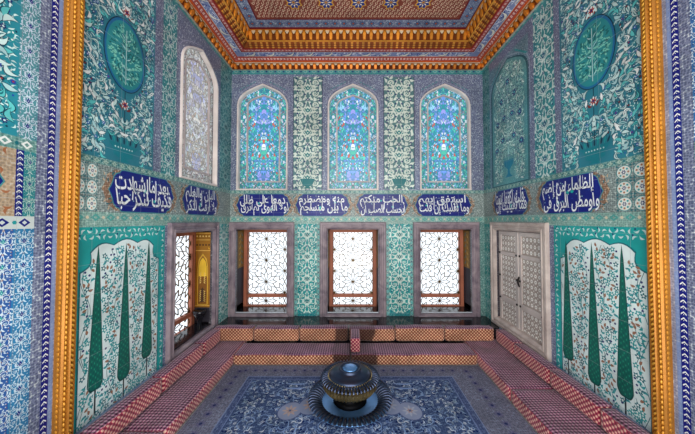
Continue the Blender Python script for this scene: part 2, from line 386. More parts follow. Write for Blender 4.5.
def cypress_panel(P, a0, a1, b0, b1, xs, zb, zt, seed):
    R = random.Random(seed); bg = S('#d8e8ea')
    P.rect(a0, a1, b0, b1, S('#1fa3a4'), 0)
    # white vines on the turquoise surround
    k = 0; y = b0+.05
    pos = [(a0+.035, y+i*.055) for i in range(int((b1-b0)/.055))] + [(a1-.035, y+i*.055) for i in range(int((b1-b0)/.055))] + \
          [(a0+.05+i*.055, b1-.035) for i in range(int((a1-a0-.05)/.055))] + [(a0+.07+i*.055, b1-.085) for i in range(int((a1-a0-.1)/.055))]
    for i, (x, y) in enumerate(pos):
        if y > b1-.02 or x > a1-.02: continue
        P.leaf(x, y, i*1.9, .05, .009, .3, PALE, 1)
        if i % 3 == 0: P.disc(x+.012, y+.02, .008, NAVY, 2, 6)
    # scalloped white field
    f0, f1, ft = a0+.085, a1-.085, b1-.15
    pts = [(f0, b0+.02), (f1, b0+.02), (f1, ft-.20)]
    n = 5; top = []
    for j in range(n):
        t0, t1 = j/n, (j+1)/n
        def A(t): return (f1-(f1-f0)*(.5-.5*cos(pi*t)), ft-.20+.20*sin(pi*t)**.55 if 0 < t < 1 else ft-.20)
        p, q = A(t0), A(t1); mx, my = (p[0]+q[0])/2, (p[1]+q[1])/2; d = Vector((q[0]-p[0], q[1]-p[1])); nr = Vector((d.y, -d.x)).normalized()*-1
        if nr.y < 0 and j in (1, 2, 3): nr = -nr
        for m in range(7):
            t = m/6; top.append((p[0]+d.x*t - nr.x*-.045*sin(pi*t), p[1]+d.y*t+nr.y*.045*sin(pi*t)))
    P.poly([(x, y+.0) for x, y in pts[:2]] + top + [(f0, ft-.20)], TQD, 3)
    cx = (f0+f1)/2; cy = (b0+ft)/2
    sc = lambda p: (cx+(p[0]-cx)*.975, cy+(p[1]-cy)*.988)
    P.poly([sc(p) for p in pts[:2] + top + [(f0, ft-.20)]], bg, 4)
    def inside(x, y, m=.03):
        u = (x-f0)/(f1-f0)
        return f0+m < x < f1-m and b0+.03 < y < ft-.20-m*.2+.19*max(0, sin(pi*min(1, max(0, u))))**.9
    # cypresses
    def hw(t): return .066*(1-t)**.95*min(1, .35+sqrt(max(0, t)/.05)*.65)
    for x, zz in zip(xs, zb):
        P.rect(x-.007, x+.007, zz-.2, zz+.01, S('#1c3038'), 6)
        H = zt-zz; n = 20; T = lambda i: (i/20)**1.9
        L = [(x-hw(T(i))-.007, zz-.012+H*1.02*T(i)) for i in range(n)]; Rr = [(x+hw(T(i))+.007, zz-.012+H*1.02*T(i)) for i in range(n)]
        P.poly(L + [(x, zt+.02)] + Rr[::-1], S('#0c4a4a'), 6)
        L = [(x-hw(T(i)), zz+H*T(i)) for i in range(n)]; Rr = [(x+hw(T(i)), zz+H*T(i)) for i in range(n)]
        P.poly(L + [(x, zt)] + Rr[::-1], S('#12685f'), 7)
        yy = zz+.02; row = 0
        while yy < zt-.2:
            h = hw((yy-zz)/H)-.008; m = max(1, int(h*2/.02))
            for q in range(m):
                xx = x-h+(q+.5)*2*h/m
                P.leaf(xx, yy, pi/2, .02, .0042, 0, S('#2b9a7e') if (q+row) % 2 else S('#0b5755'), 8)
            yy += .024; row += 1
    def oncyp(x, y):
        return any(abs(x-xx) < (hw(max(0, min(1, (y-zz)/(zt-zz))))+.022 if y > zz-.01 else .016) for xx, zz in zip(xs, zb))
    # climbing vines with blossoms and brown leaves between the trees
    lanes = [f0+.04] + [(xs[i]+xs[i+1])/2 for i in range(len(xs)-1)] + [f1-.04] + [xs[0]-.09, xs[-1]+.09, (xs[0]+xs[1])/2+.06, (xs[1]+xs[2])/2-.06]
    for li, lx in enumerate(lanes):
        ph = R.uniform(0, 6); pts = []
        y = b0+.04
        while y < ft:
            x = lx+.035*sin(y*11+ph)
            if inside(x, y, .01) and not oncyp(x, y): pts.append((x, y))
            else:
                if len(pts) > 1: P.ribbon(pts, .0045, S('#2a6a78'), 5)
                pts = []
            y += .02
        if len(pts) > 1: P.ribbon(pts, .0045, S('#2a6a78'), 5)
    step = .046; iy = 0; y = b0+.06
    while y < ft:
        x = f0+.03+(step/2 if iy % 2 else 0)
        while x < f1-.02:
            xx, yy = x+R.uniform(-.012, .012), y+R.uniform(-.012, .012)
            if inside(xx, yy) and not oncyp(xx, yy):
                q = R.random()
                if q < .36: P.flower(xx, yy, .027, TQD if q < .15 else TQ, 6, 5, WHT, R.random())
                elif q < .56: P.leaf(xx, yy, R.uniform(0, 3), .042, .011, .1, S('#96705c'), 6)
                elif q < .86:
                    P.leaf(xx, yy, R.uniform(0, 6), .045, .010, .3, S('#2c9aa2'), 6)
                    P.leaf(xx+.015, yy+.01, R.uniform(0, 6), .03, .006, .3, S('#2a7a8a'), 6)
                else: P.disc(xx, yy, .010, NAVY, 6, 6)
            x += step
        y += step*.82; iy += 1
    for xx in [lerp for lerp in (xs[0], (xs[0]+xs[1])/2, xs[1], (xs[1]+xs[2])/2, xs[2])]:   # grass tufts
        for k in range(9):
            a = pi/2+(k-4)*.2; P.leaf(xx+.07*cos(a), b0+.08+.07*sin(a), a, .13, .005, .1*(k-4)*.3, S('#2f8a96'), 5)

# ---- Arabic lettering (joined letter forms from the built-in typeface)
PF = {'ا': (0xFE8D, 2), 'أ': (0xFE83, 2), 'إ': (0xFE87, 2), 'ب': (0xFE8F, 4), 'ت': (0xFE95, 4), 'ج': (0xFE9D, 4), 'ح': (0xFEA1, 4), 'د': (0xFEA9, 2),
      'ذ': (0xFEAB, 2), 'ر': (0xFEAD, 2), 'ز': (0xFEAF, 2), 'س': (0xFEB1, 4), 'ش': (0xFEB5, 4), 'ص': (0xFEB9, 4), 'ض': (0xFEBD, 4), 'ط': (0xFEC1, 4),
      'ظ': (0xFEC5, 4), 'ع': (0xFEC9, 4), 'ف': (0xFED1, 4), 'ق': (0xFED5, 4), 'ك': (0xFED9, 4), 'ل': (0xFEDD, 4), 'م': (0xFEE1, 4), 'ن': (0xFEE5, 4),
      'ه': (0xFEE9, 4), 'و': (0xFEED, 2), 'ى': (0xFEEF, 2), 'ي': (0xFEF1, 4), 'ء': (0xFE80, 1), '\u0001': (0xFEFB, 2)}
def shape(txt):
    txt = txt.replace('لا', '\u0001'); out = []
    for i, ch in enumerate(txt):
        if ch not in PF: out.append(ch); continue
        code, nf = PF[ch]
        pj = i > 0 and txt[i-1] in PF and PF[txt[i-1]][1] == 4
        nj = nf == 4 and i < len(txt)-1 and txt[i+1] in PF and PF[txt[i+1]][1] > 1
        if nf == 1: k = 0
        elif pj and nj: k = 3
        elif nj: k = 2
        elif pj: k = 1
        else: k = 0
        out.append(chr(code+k))
    return ''.join(reversed(out))
def text_tris(txt, bold=.018):
    c = bpy.data.curves.new('lettering', 'FONT'); c.body = txt; c.offset = bold; c.resolution_u = 3; c.fill_mode = 'FRONT'
    o = bpy.data.objects.new('lettering', c); COL.objects.link(o)
    dg = bpy.context.evaluated_depsgraph_get(); dg.update()
    m = bpy.data.meshes.new_from_object(o.evaluated_get(dg))
    V = [(v.co.x, v.co.y) for v in m.vertices]; F = [tuple(p.vertices) for p in m.polygons]
    bpy.data.objects.remove(o); bpy.data.meshes.remove(m); bpy.data.curves.remove(c)
    return V, F
def cart_pts(a0, a1, b0, b1, g=0):
    """lobed, pointed-ended cartouche outline"""
    a0 -= g; a1 += g; b0 -= g; b1 += g
    h = b1-b0; c = (b0+b1)/2; e = h*.42; pts = []
    q = [(0, 0), (.14, .10), (.24, .20), (.30, .31), (.46, .39), (.66, .42), (.80, .49), (1, .5)]
    R = [(a1-x*e, c+y*h) for x, y in q]; L = [(a0+x*e, c+y*h) for x, y in q]
    Rb = [(a1-x*e, c-y*h) for x, y in q]; Lb = [(a0+x*e, c-y*h) for x, y in q]
    return R + L[::-1] + Lb[1:] + Rb[::-1][:-1]
def inscription(mp, parent, a0, a1, b0, b1, text, flip=False, seed=3):
    """blue cartouche with two interlaced rows of white script; flip = surface coordinate runs right to left"""
    lower, upper = text
    P = MB(mp); R = random.Random(seed)
    P.poly(cart_pts(a0, a1, b0, b1, .010), S('#4b8f96'), 4); P.poly(cart_pts(a0, a1, b0, b1), COBD, 5)
    w, h = a1-a0, b1-b0
    for i in range(46):
        x, y = R.uniform(a0+h*.25, a1-h*.25), R.uniform(b0+.03, b1-.03)
        if i % 2: P.flower(x, y, .009, PALE2, 6, 5)
        else: P.leaf(x, y, R.uniform(0, 6), .04, .004, .5, COB, 6)
    cart = P.build('inscription_cartouche', TILE, parent)
    Q = MB(mp)
    rows = ((lower, b0+h*.02, b0+h*.64, a0+h*.17, a1-h*.12, 7), (upper, b0+h*.42, b1-h*.02, a0+h*.17, a1-h*.22, 10))
    for txt, y0, y1, x0, x1, lay in rows:
        for bold, colr, lift in ((.052, COBD, lay-1), (.014, S('#e9eef2'), lay)):   # dark outline keeps the interlaced strokes apart
            V, F = text_tris(shape(txt), bold)
            xs = [v[0] for v in V]; ys = [v[1] for v in V]; mx0, mx1, my0, my1 = min(xs), max(xs), min(ys), max(ys)
            gx = (bold-.014)*(x1-x0)/(mx1-mx0); gy = (bold-.014)*(y1-y0)/(my1-my0)
            n = len(Q.v)
            for (x, y) in V:
                u = (x-mx0)/(mx1-mx0); t = (y-my0)/(my1-my0)
                px = x0-gx+(x1-x0+2*gx)*u; py = y0-gy+(y1-y0+2*gy)*t
                px += .010*sin((py-b0)/h*6)+.012*(.5-(py-b0)/h)
                if flip: px = a0+a1-px
                Q.v.append(tuple(mp(px, py, lift*.00045)))
            for f in F: Q.f.append(tuple(n+i for i in f)); Q.c.append(colr); Q.sm.append(False)
    for i in range(3):                     # tall shafts that thread through both rows, and vowel strokes
        x = a0+h*.4+(w-h*.8)*(i+R.uniform(.2, .8))/3
        if x > a1-h*.35: continue
        Q.ribbon([(x, b0+h*.30), (x+.004, b0+h*.6), (x-.003, b1-h*.10)], .014, S('#e9eef2'), 8)
        Q.leaf(x+.04, b0+h*R.uniform(.15, .9), .5, .035, .004, .1, S('#e9eef2'), 8)
    for i in range(3): Q.disc(a0+w*R.uniform(.2, .8), b0+h*R.uniform(.3, .7), .021, S('#27b5b0'), 6, 10, .016)
    Q.build('lettering', TILE, cart)

V = {1: ('وأومض البرق فى', 'الظلماء من إضم'), 2: ('فما لعينيك إن', 'قلت اكففا همتا'), 3: ('وما لقلبك إن قلت', 'استفق يهم'),
     4: ('أيحسب الصب أن', 'الحب منكتم'), 5: ('ما بين منسجم', 'منه ومضطرم'), 6: ('لولا الهوى لم ترق', 'دمعا على طلل'),
     7: ('ولا أرقت لذكر', 'البان والعلم'), 8: ('فكيف تنكر حبا', 'بعد ما شهدت'), 9: ('به عليك عدول', 'الدمع والسقم'), 0: ('أمن تذكر جيران', 'بذى سلم')}

# surface mappings: (along, up, lift) -> world
backmap = lambda s, t, d: (s, YB-d, t)
leftmap = lambda s, t, d: (XL+d, s, t)
rightmap = lambda s, t, d: (XR-d, s, t)

# ------------------------------------------------------------------ walls
def shell_wall(name, mp, a0, a1, b0, b1, holes, thick, label=None):
    """masonry slab with rectangular openings, drawn behind the tiling"""
    o = structure(name, label)
    P = MB(mp)
    xs = sorted(set([a0, a1]+[h[0] for h in holes]+[h[1] for h in holes])); zs = sorted(set([b0, b1]+[h[2] for h in holes]+[h[3] for h in holes]))
    c = S('#7f8da0', .6)
    for i in range(len(xs)-1):
        for j in range(len(zs)-1):
            mx, mz = (xs[i]+xs[i+1])/2, (zs[j]+zs[j+1])/2
            if any(h[0] < mx < h[1] and h[2] < mz < h[3] for h in holes): continue
            for d in (-.002, -thick):
                P.face([mp(p, q, d) for p, q in ((xs[i], zs[j]), (xs[i+1], zs[j]), (xs[i+1], zs[j+1]), (xs[i], zs[j+1]))], c)
    for h in holes:
        for (p, q), (r, s_) in (((h[0], h[2]), (h[1], h[2])), ((h[0], h[3]), (h[1], h[3])), ((h[0], h[2]), (h[0], h[3])), ((h[1], h[2]), (h[1], h[3]))):
            P.face([mp(p, q, -.002), mp(r, s_, -.002), mp(r, s_, -thick), mp(p, q, -thick)], S('#4c4750', .3))
    P.build('masonry', TILE, o)
    return o

AW = .44                                                   # arch window half width
AZ0, AZS, AZT = 2.44, 3.92, 4.30
def arch(hw, z0, zs, zt, n=9):
    pts = [(-hw, z0), (-hw, (z0+zs)/2), (-hw, zs)]
    P0, P1, P2, P3 = (-hw, zs), (-hw*.97, zs+.52*(zt-zs)), (-hw*.62, zs+.70*(zt-zs)), (0, zt)
    for i in range(1, n+1):
        t = i/n; b = ((1-t)**3, 3*t*(1-t)**2, 3*t*t*(1-t), t**3)
        pts.append(tuple(sum(b[k]*(P0, P1, P2, P3)[k][m] for k in range(4)) for m in (0, 1)))
    return pts + [(-x, z) for x, z in pts[-2::-1]]
def arch_in(d): return arch(AW-d, AZ0+d, AZS+d*.1, AZT-d*1.12)
def arch_half_width(z, d=0):
    pts = arch_in(d)[:12+0]
    if z < pts[0][1] or z > pts[-1][1]: return 0
    for (x0, z0), (x1, z1) in zip(pts, pts[1:]):
        if z0 <= z <= z1 and z1 > z0: return -(x0+(x1-x0)*(z-z0)/(z1-z0))
    return 0
def spandrels(P, c, z1, col=LILAC, lay=0):
    """tile around the arched opening between the rectangular hole and the arch"""
    pts = [(c+x, z) for x, z in arch_in(0)]; k = len(pts)//2
    P.poly([(c-AW, z1)] + pts[1:k+1] + [(c, z1)], col, lay); P.poly([(c, z1)] + pts[k:-1] + [(c+AW, z1)], col, lay)

BW = [-1.555, .017, 1.615]                                  # window axes on the back wall
holes = []
for c in BW: holes += [(c-AW, c+AW, AZ0, 4.36), (c-.435, c+.435, .325, 1.775)]
wb = shell_wall('wall_back', backmap, XL, XR, 0, ZC+.1, holes, .38)
P = MB(backmap)
border(P, XL, XR, 4.47, 4.57, S('#3f8f93'), S('#7fb0ae'), NAVY)
edges = [XL, BW[0]-AW, BW[0]+AW, BW[1]-AW, BW[1]+AW, BW[2]-AW, BW[2]+AW, XR]
lilac(P, XL, XR, 4.36, 4.47)
for i in (0, 2, 4, 6): lilac(P, edges[i], edges[i+1], 2.44, 4.36)
for c in BW: spandrels(P, c, 4.36)
for c in BW:                                               # faint arch line round each window
    o_ = [(c+x*1.075, z+.035 if z > 3.9 else z) for x, z in arch_in(0)[2:-2]]; P.ribbon(o_, .012, S('#9aa0bb'), 2)
    for sg in (-1, 1):
        for k in range(5): P.leaf(c+sg*(.14+.06*k), 4.33-.028*k*1.1+(.0), -sg*.5, .07, .01, .2*sg, S('#5b8f9a'), 2)
P.build('lilac_tile_border', TILE, wb)
P = MB(backmap)
for a0, a1 in ((BW[0]+AW+.10, BW[1]-AW-.10), (BW[1]+AW+.10, BW[2]-AW-.10)):
    P.mp = lambda s, t, d: backmap(s, t, d+.003)
    arabesque(P, a0, a1, AZ0+.02, 4.42, S('#5b8488'), S('#d3ded6'), S('#128084'), unit=.37, dot=NAVY)
    P.rect(a0-.014, a0, AZ0+.02, 4.42, S('#4c5470'), 1); P.rect(a1, a1+.014, AZ0+.02, 4.42, S('#4c5470'), 1)
    m = (a0+a1)/2
    P.poly([(m-.13, AZ0+.2), (m+.13, AZ0+.2), (m+.09, AZ0+.1), (m+.03, AZ0+.06), (m+.08, AZ0+.03), (m-.08, AZ0+.03), (m-.03, AZ0+.06), (m-.09, AZ0+.1)], S('#15767c'), 6)
P.build('arabesque_panel', TILE, wb)
def band(mp, parent, a0, a1, carts, flip, extra=None):
    """inscription band with narrow green borders above and below"""
    P = MB(mp)
    border(P, a0, a1, 2.385, 2.44, SAGE, S('#a9c0b4'), TQD); border(P, a0, a1, 1.895, 1.985, SAGEL, S('#4fa39f'), S('#d2c9b4'))
    P.rect(a0, a1, 1.985, 2.385, S('#8b9a98', .8), 0)
    R = random.Random(5)
    for (c0, c1, t) in carts:
        P.poly(cart_pts(c0-.07, c1+.07, 2.0, 2.37), S('#93755f', .7), 1)
        for sg, x in ((-1, c0), (1, c1)):
            for k in range(16):
                q = x+sg*R.uniform(-.07, .055); P.leaf(q, R.uniform(2.02, 2.35), R.uniform(0, 6), .04, .006, .3, S('#c8b094') if k % 2 else TQD, 2)
    if extra: extra(P)
    P.build('inscription_border', TILE, parent)
    for i, (c0, c1, t) in enumerate(carts): inscription(mp, parent, c0, c1, 1.998, 2.372, V[t], flip, i+3)
band(backmap, wb, XL, XR, [(-1.99, -1.06, 6), (-.97, -.04, 5), (.08, .96, 4), (1.09, 2.05, 3)], False)
P = MB(backmap)
FR = .565                                                  # window frame half width
le = [XL, BW[0]-FR, BW[0]+FR, BW[1]-FR, BW[1]+FR, BW[2]-FR, BW[2]+FR, XR]
for i in (2, 4):
    a0, a1 = le[i], le[i+1]
    P.rect(a0, a1, 1.86, 1.895, SAGEL, 0); border(P, a0, a0+.06, LEDGE, 1.86, SAGE, TQL, NAVY); border(P, a1-.06, a1, LEDGE, 1.86, SAGE, TQL, NAVY)
    arabesque(P, a0+.06, a1-.06, LEDGE+.06, 1.86, S('#179a9c'), S('#cfe3dc'), S('#0d6f78'), unit=.36, dot=NAVY)
    P.rect(a0+.06, a1-.06, LEDGE, LEDGE+.06, S('#1d8f96', .5), 0)
for i in (0, 6):
    if le[i+1] > le[i]+.005: P.rect(le[i], le[i+1], LEDGE, 1.895, SAGE, 0)
P.rect(le[1], le[2], 1.86, 1.895, SAGEL, 0); P.rect(le[3], le[4], 1.86, 1.895, SAGEL, 0); P.rect(le[5], le[6], 1.86, 1.895, SAGEL, 0)
P.build('turquoise_arabesque_strip', TILE, wb)

# ---- left wall
LH = [(3.17, 4.03, .325, 1.775), (3.665-AW, 3.665+AW, AZ0, 4.36)]
wl = shell_wall('wall_left', leftmap, YN, YB, 0, ZC+.1, LH, .34)
lc = 3.665
P = MB(leftmap)
lilac(P, 2.80, 2.92, 2.44, 4.50); lilac(P, 3.15, lc-AW, 2.44, 4.36); lilac(P, lc+AW, 4.22, 2.44, 4.36); lilac(P, 3.15, 4.22, 4.36, 4.50)
spandrels(P, lc, 4.36)
P.ribbon([(lc+x*1.1, z+.05 if z > 3.9 else z) for x, z in arch_in(0)[2:-2]], .012, S('#9aa0bb'), 2)
border(P, 1.98, YB, 4.50, 4.58, S('#3f8f93'), S('#7fb0ae'), NAVY)
lilac(P, 3.0, 3.09, .29, 1.86); lilac(P, 4.13, 4.17, .29, 1.86); P.rect(2.05, YB, 1.86, 1.895, SAGEL, 0)
P.build('lilac_tile_border', TILE, wl)
P = MB(leftmap); medallion_panel(P, 2.0, 2.80, 2.44, 4.50, 2.44, 3.44, 11); P.build('medallion_panel', TILE, wl)
P = MB(leftmap)
arabesque(P, 2.92, 3.15, 2.44, 4.50, S('#2c8b93'), S('#c5d8d8'), S('#1a5f86'), unit=.34, dot=NAVY)
arabesque(P, 4.22, YB, 2.44, 4.50, S('#2a7f85'), S('#8fb5b3'), S('#125a66'), unit=.42)
P.build('arabesque_panel', TILE, wl)
band(leftmap, wl, 1.98, YB, [(2.30, 3.13, 8), (3.30, 4.16, 7)], False, lambda P: star_tiles(P, 2.0, 2.2, 1.985, 2.385))
P = MB(leftmap); cypress_panel(P, 1.98, 3.0, .05, 1.86, [2.216, 2.49, 2.765], [.54, .47, .53], 1.69, 21); P.build('cypress_panel', TILE, wl)
P = MB(leftmap); arabesque(P, 4.17, YB, .29, 1.86, S('#2aa0a0'), S('#c3dcd9'), S('#127580'), unit=.4); P.build('turquoise_arabesque_strip', TILE, wl)

# ---- right wall
RH = [(3.22, 4.22, .325, 1.775)]
wr = shell_wall('wall_right', rightmap, YN, YB, 0, ZC+.1, RH, .34)
rc = 3.86
P = MB(rightmap)
lilac(P, 3.30, 3.40, 2.44, 4.50); lilac(P, 2.88, 2.97, 2.44, 4.50); lilac(P, 3.40, 4.36, 4.36, 4.50)
border(P, 1.98, YB, 4.50, 4.58, S('#3f8f93'), S('#7fb0ae'), NAVY)
lilac(P, 3.02, 3.10, .29, 1.86); lilac(P, 4.37, 4.42, .29, 1.86); P.rect(2.05, YB, 1.86, 1.895, SAGEL, 0)
P.build('lilac_tile_border', TILE, wr)
P = MB(rightmap); medallion_panel(P, 2.0, 2.88, 2.44, 4.50, 2.49, 3.50, 12); P.build('medallion_panel', TILE, wr)
P = MB(rightmap)
arabesque(P, 2.97, 3.30, 2.44, 4.50, S('#2c8b93'), S('#c9dbd8'), S('#155f80'), unit=.42, dot=NAVY)
arabesque(P, 4.38, YB, 2.44, 4.50, S('#2a7f85'), S('#8fb5b3'), S('#125a66'), unit=.42)
P.build('arabesque_panel', TILE, wr)
# blind arch of painted tiles
P = MB(rightmap)
P.rect(3.40, 4.38, 2.44, 4.36, S('#6f93a3', .7), 0)
hwA = .46
A_ = [(rc+x*1.05, z) for x, z in arch_in(0)]
P.ribbon([(rc+x*1.1, z+.03 if z > 3.9 else z) for x, z in arch_in(0)[1:-1]], .016, S('#8fa3b5'), 2)
P.poly(A_, S('#20606e'), 1)
P.poly([(rc+x, z) for x, z in arch_in(.015)], S('#5f9ea2', .3), 2)
for sg in (-1, 1):
    for k in range(7): P.leaf(rc+sg*(.2+.035*k), 4.30-.028*k, -sg*.6, .08, .012, .2, S('#2b9aa0'), 3)
saz_in = lambda x, y: abs(x-rc) > arch_half_width(y, .05)-.03 or (abs(x-rc) < .14 and y < 2.84)
Pm = P.mp; P.mp = lambda s, t, d: rightmap(s, t, d+.002)
n0 = len(P.f); saz(P, rc-.45, rc+.45, 2.47, 4.28, S('#5a979a'), .046, seed=5, excl=saz_in, leafc=(S('#b9dcd4'), S('#9accc8'), S('#d2e6e0')), fl=(COBD, S('#134a8c'), NAVY), out=S('#2a6670'))
del P.f[n0], P.c[n0], P.sm[n0]
for x, z in ((.0, 3.95), (.16, 3.72), (.27, 3.40), (.10, 3.45), (.30, 3.0), (.14, 3.12)):
    for sg in (-1, 1): P.flower(rc+sg*x, z, .055, COBD, 7, 8, TQL)
P.ribbon([(rc, 2.8), (rc, 3.95)], .008, PALE2, 6)
P.mp = Pm
P.poly([(rc-.10, 2.72), (rc-.12, 2.80), (rc+.12, 2.80), (rc+.10, 2.72), (rc+.02, 2.66), (rc+.03, 2.60), (rc+.09, 2.55), (rc-.09, 2.55), (rc-.03, 2.60), (rc-.02, 2.66)], S('#147c98'), 7)
P.build('blind_arch_tiles', TILE, wr)
band(rightmap, wr, 1.98, YB, [(2.42, 3.24, 1), (3.44, 4.28, 2)], True, lambda P: star_tiles(P, 2.02, 2.30, 1.985, 2.385))
P = MB(rightmap); cypress_panel(P, 1.98, 3.02, .05, 1.86, [2.263, 2.547, 2.85], [.45, .39, .465], 1.69, 22); P.build('cypress_panel', TILE, wr)
P = MB(rightmap); arabesque(P, 4.42, YB, .29, 1.86, S('#2aa0a0'), S('#c3dcd9'), S('#127580'), unit=.4); P.build('turquoise_arabesque_strip', TILE, wr)

# ---- the stretches of wall in front of the gilded posts
for mp, par, sd, tx in ((leftmap, wl, 31, 9), (rightmap, wr, 41, 0)):
    P = MB(mp)
    P.rect(1.90, 2.0, 0, 4.58, S('#8d93ab', .5), -1)
    chain(P, 1.83, 1.875, 0, 4.58); P.rect(1.875, 1.90, 0, 4.58, S('#7d95c4', .2), 0)
    lilac(P, 1.765, 1.83, 0, 4.58)
    arabesque(P, 1.66, 1.765, 0, 1.86, S('#2c7fb0'), S('#c5dbe8'), COBD, unit=.16, dot=NAVY)
    arabesque(P, 1.66, 1.765, 2.44, 4.58, S('#3a6fa8') if sd == 41 else S('#4f8f9a'), S('#c5d5e4'), COBD, unit=.16, dot=NAVY)
    border(P, 1.66, 1.765, 1.86, 1.94, S('#c9d5d6'), COBD, TQ); border(P, 1.66, 1.765, 2.36, 2.44, SAGE, WHT, TQD)
    arabesque(P, 1.70, 1.765, 1.94, 2.36, S('#2f8a92'), S('#bcd6d0'), COBD, unit=.12); chain(P, 1.66, 1.70, 1.94, 2.36)
    P.build('guard_strip', TILE, par)
    P = MB(mp)
    saz(P, .62, 1.66, 2.44, 4.58, S('#2c8a9b') if sd == 31 else S('#2a62ab'), .052, seed=sd, size=1.15)
    border(P, .62, 1.66, 2.36, 2.44, SAGE, WHT, TQD); border(P, .62, 1.66, 1.86, 1.94, S('#c9d5d6'), COBD, TQ)
    P.rect(.62, 1.66, 1.94, 2.36, S('#b9a58d', .5), 0)
    R = random.Random(sd)
    for k in range(70): P.leaf(R.uniform(.66, 1.63), R.uniform(1.96, 2.34), R.uniform(0, 6), .05, .008, .3, RUST if k % 2 else WHT, 1)
    saz(P, .62, 1.56, .02, 1.76, S('#1fa0b2'), .052, seed=sd+1, size=1.1)
    arabesque(P, 1.56, 1.66, .02, 1.86, S('#2b5fa6'), S('#cfe0ec'), TQ, unit=.16, dot=RUST); P.rect(.62, 1.56, 1.76, 1.86, S('#2f77a8', .6), 0)
    P.rect(YN, .62, 0, 4.58, S('#5f9aa6', .7), 0)
    P.build('near_tile_panel', TILE, par)
    inscription(mp, par, .76, 1.60, 1.965, 2.335, V[tx], sd == 41, 9)
    for c in par.children:
        pass

# ------------------------------------------------------------------ frames, windows, shutters
def ring(P, mp, rect, prof, col, closed=True):
    """mitred moulding round a rectangle; prof = [(inset, lift)]"""
    a0, a1, b0, b1 = rect
    rows = []
    for ins, d in prof:
        q = [(a0+ins, b0+ins), (a1-ins, b0+ins), (a1-ins, b1-ins), (a0+ins, b1-ins)]
        rows.append([mp(x, y, d) for x, y in q])
    P.grid(rows, col, smooth=False, closed=True)
FPROF = [(0, -.002), (0, .035), (.012, .045), (.045, .045), (.055, .03), (.075, .03), (.085, .04), (.10, .036), (.125, .012), (.13, -.05), (.13, -.06)]
def marble_frame(mp, parent, rect, mat, depth, carved):
    P = MB(); ring(P, mp, rect, FPROF, (1, 1, 1, 0)); o = P.build('marble_frame', mat, parent)
    P = MB(mp)
    a0, a1, b0, b1 = rect; a0 += .13; a1 -= .13; b0 += .13; b1 -= .13
    for (p, q), (r, s_) in (((a0, b0), (a1, b0)), ((a0, b1), (a1, b1)), ((a0, b0), (a0, b1)), ((a1, b0), (a1, b1))):
        P.face([mp(p, q, -.05), mp(r, s_, -.05), mp(r, s_, -depth), mp(p, q, -depth)], (1, 1, 1, 0))
    P.build('reveal', mat, parent)
    if carved:
        Q = MB(mp)
        c = S('#7b7080') if mat is MAUVE else S('#a39a94')
        A0, A1, B0, B1 = rect; k = 0
        n = 24
        for i in range(n):
            z = B0+.05+(B1-B0-.1)*(i+.5)/n
            for x in (A0+.0285, A1-.0285): Q.mp = lambda s, t, d: mp(s, t, d+.045); Q.leaf(x, z, pi/2+(.6 if i % 2 else -.6), .05, .006, .3, c, 1)
        n = 16
        for i in range(n):
            x = A0+.05+(A1-A0-.1)*(i+.5)/n
            for z in (B0+.0285, B1-.0285): Q.leaf(x, z, (.6 if i % 2 else -.6), .05, .006, .3, c, 1)
        Q.build('carved_band', mat, o)
def lattice(mp, rect, d, bar=.010, s=.40, cx=0, cz=0):
    """twelve-rayed star lattice of thin metal bars; built as small square rods"""
    P = MB(); a0, a1, b0, b1 = rect
    def clip(p, q):
        (x0, y0), (x1, y1) = p, q; t0, t1 = 0, 1
        for dd, lo, hi, v in ((x1-x0, a0, a1, x0), (y1-y0, b0, b1, y0)):
            if abs(dd) < 1e-9:
                if v < lo or v > hi: return None
            else:
                u, w = (lo-v)/dd, (hi-v)/dd
                if u > w: u, w = w, u
                t0, t1 = max(t0, u), min(t1, w)
        if t1-t0 < 1e-3: return None
        return (x0+(x1-x0)*t0, y0+(y1-y0)*t0), (x0+(x1-x0)*t1, y0+(y1-y0)*t1)
    def rod(p, q, w=bar, col=S('#6d5a3c')):
        c = clip(p, q)
        if not c: return
        (x0, y0), (x1, y1) = c; L = sqrt((x1-x0)**2+(y1-y0)**2)
        if L < .004: return
        nx, ny = -(y1-y0)/L*w/2, (x1-x0)/L*w/2
        r = []
        for x, y in ((x0, y0), (x1, y1)):
            r.append([mp(x+nx, y+ny, d-w/2), mp(x+nx, y+ny, d+w/2), mp(x-nx, y-ny, d+w/2), mp(x-nx, y-ny, d-w/2)])
        P.grid(r, col, smooth=False, closed=True)
    sx = s*sqrt(3)/2; R = s/2
    cs = [(cx+i*sx, cz+(j+(.5 if i % 2 else 0))*s) for i in range(-3, 4) for j in range(-8, 9)]
    for x, y in cs:
        if x < a0-R or x > a1+R or y < b0-R or y > b1+R: continue
        r1 = R*.66
        for k in range(12):
            a = k*pi/6
            A = lambda ang, r: (x+r*cos(ang), y+r*sin(ang))
            rod((x, y), A(a+pi/12, r1), bar*.8)
            rod(A(a+pi/12, r1), A(a, R), bar); rod(A(a+pi/12, r1), A(a+pi/6, R), bar)
        if a0+.01 < x < a1-.01 and b0+.01 < y < b1-.01:
            q = [mp(x+.016*cos(t*pi/4), y+.016*sin(t*pi/4), d+.010) for t in range(8)]; P.face(q, S('#5a4424'))
    return P
WOODC = S('#b5725a'); WOODD = S('#7d4636')
def bar_box(P, mp, a0, a1, b0, b1, d0, d1, col):
    q = [(a0, b0), (a1, b0), (a1, b1), (a0, b1)]
    P.grid([[mp(x, y, d0) for x, y in q], [mp(x, y, d1) for x, y in q]], col, smooth=False, closed=True)
    P.face([mp(x, y, d1) for x, y in q], col); P.face([mp(x, y, d0) for x, y in q], col)
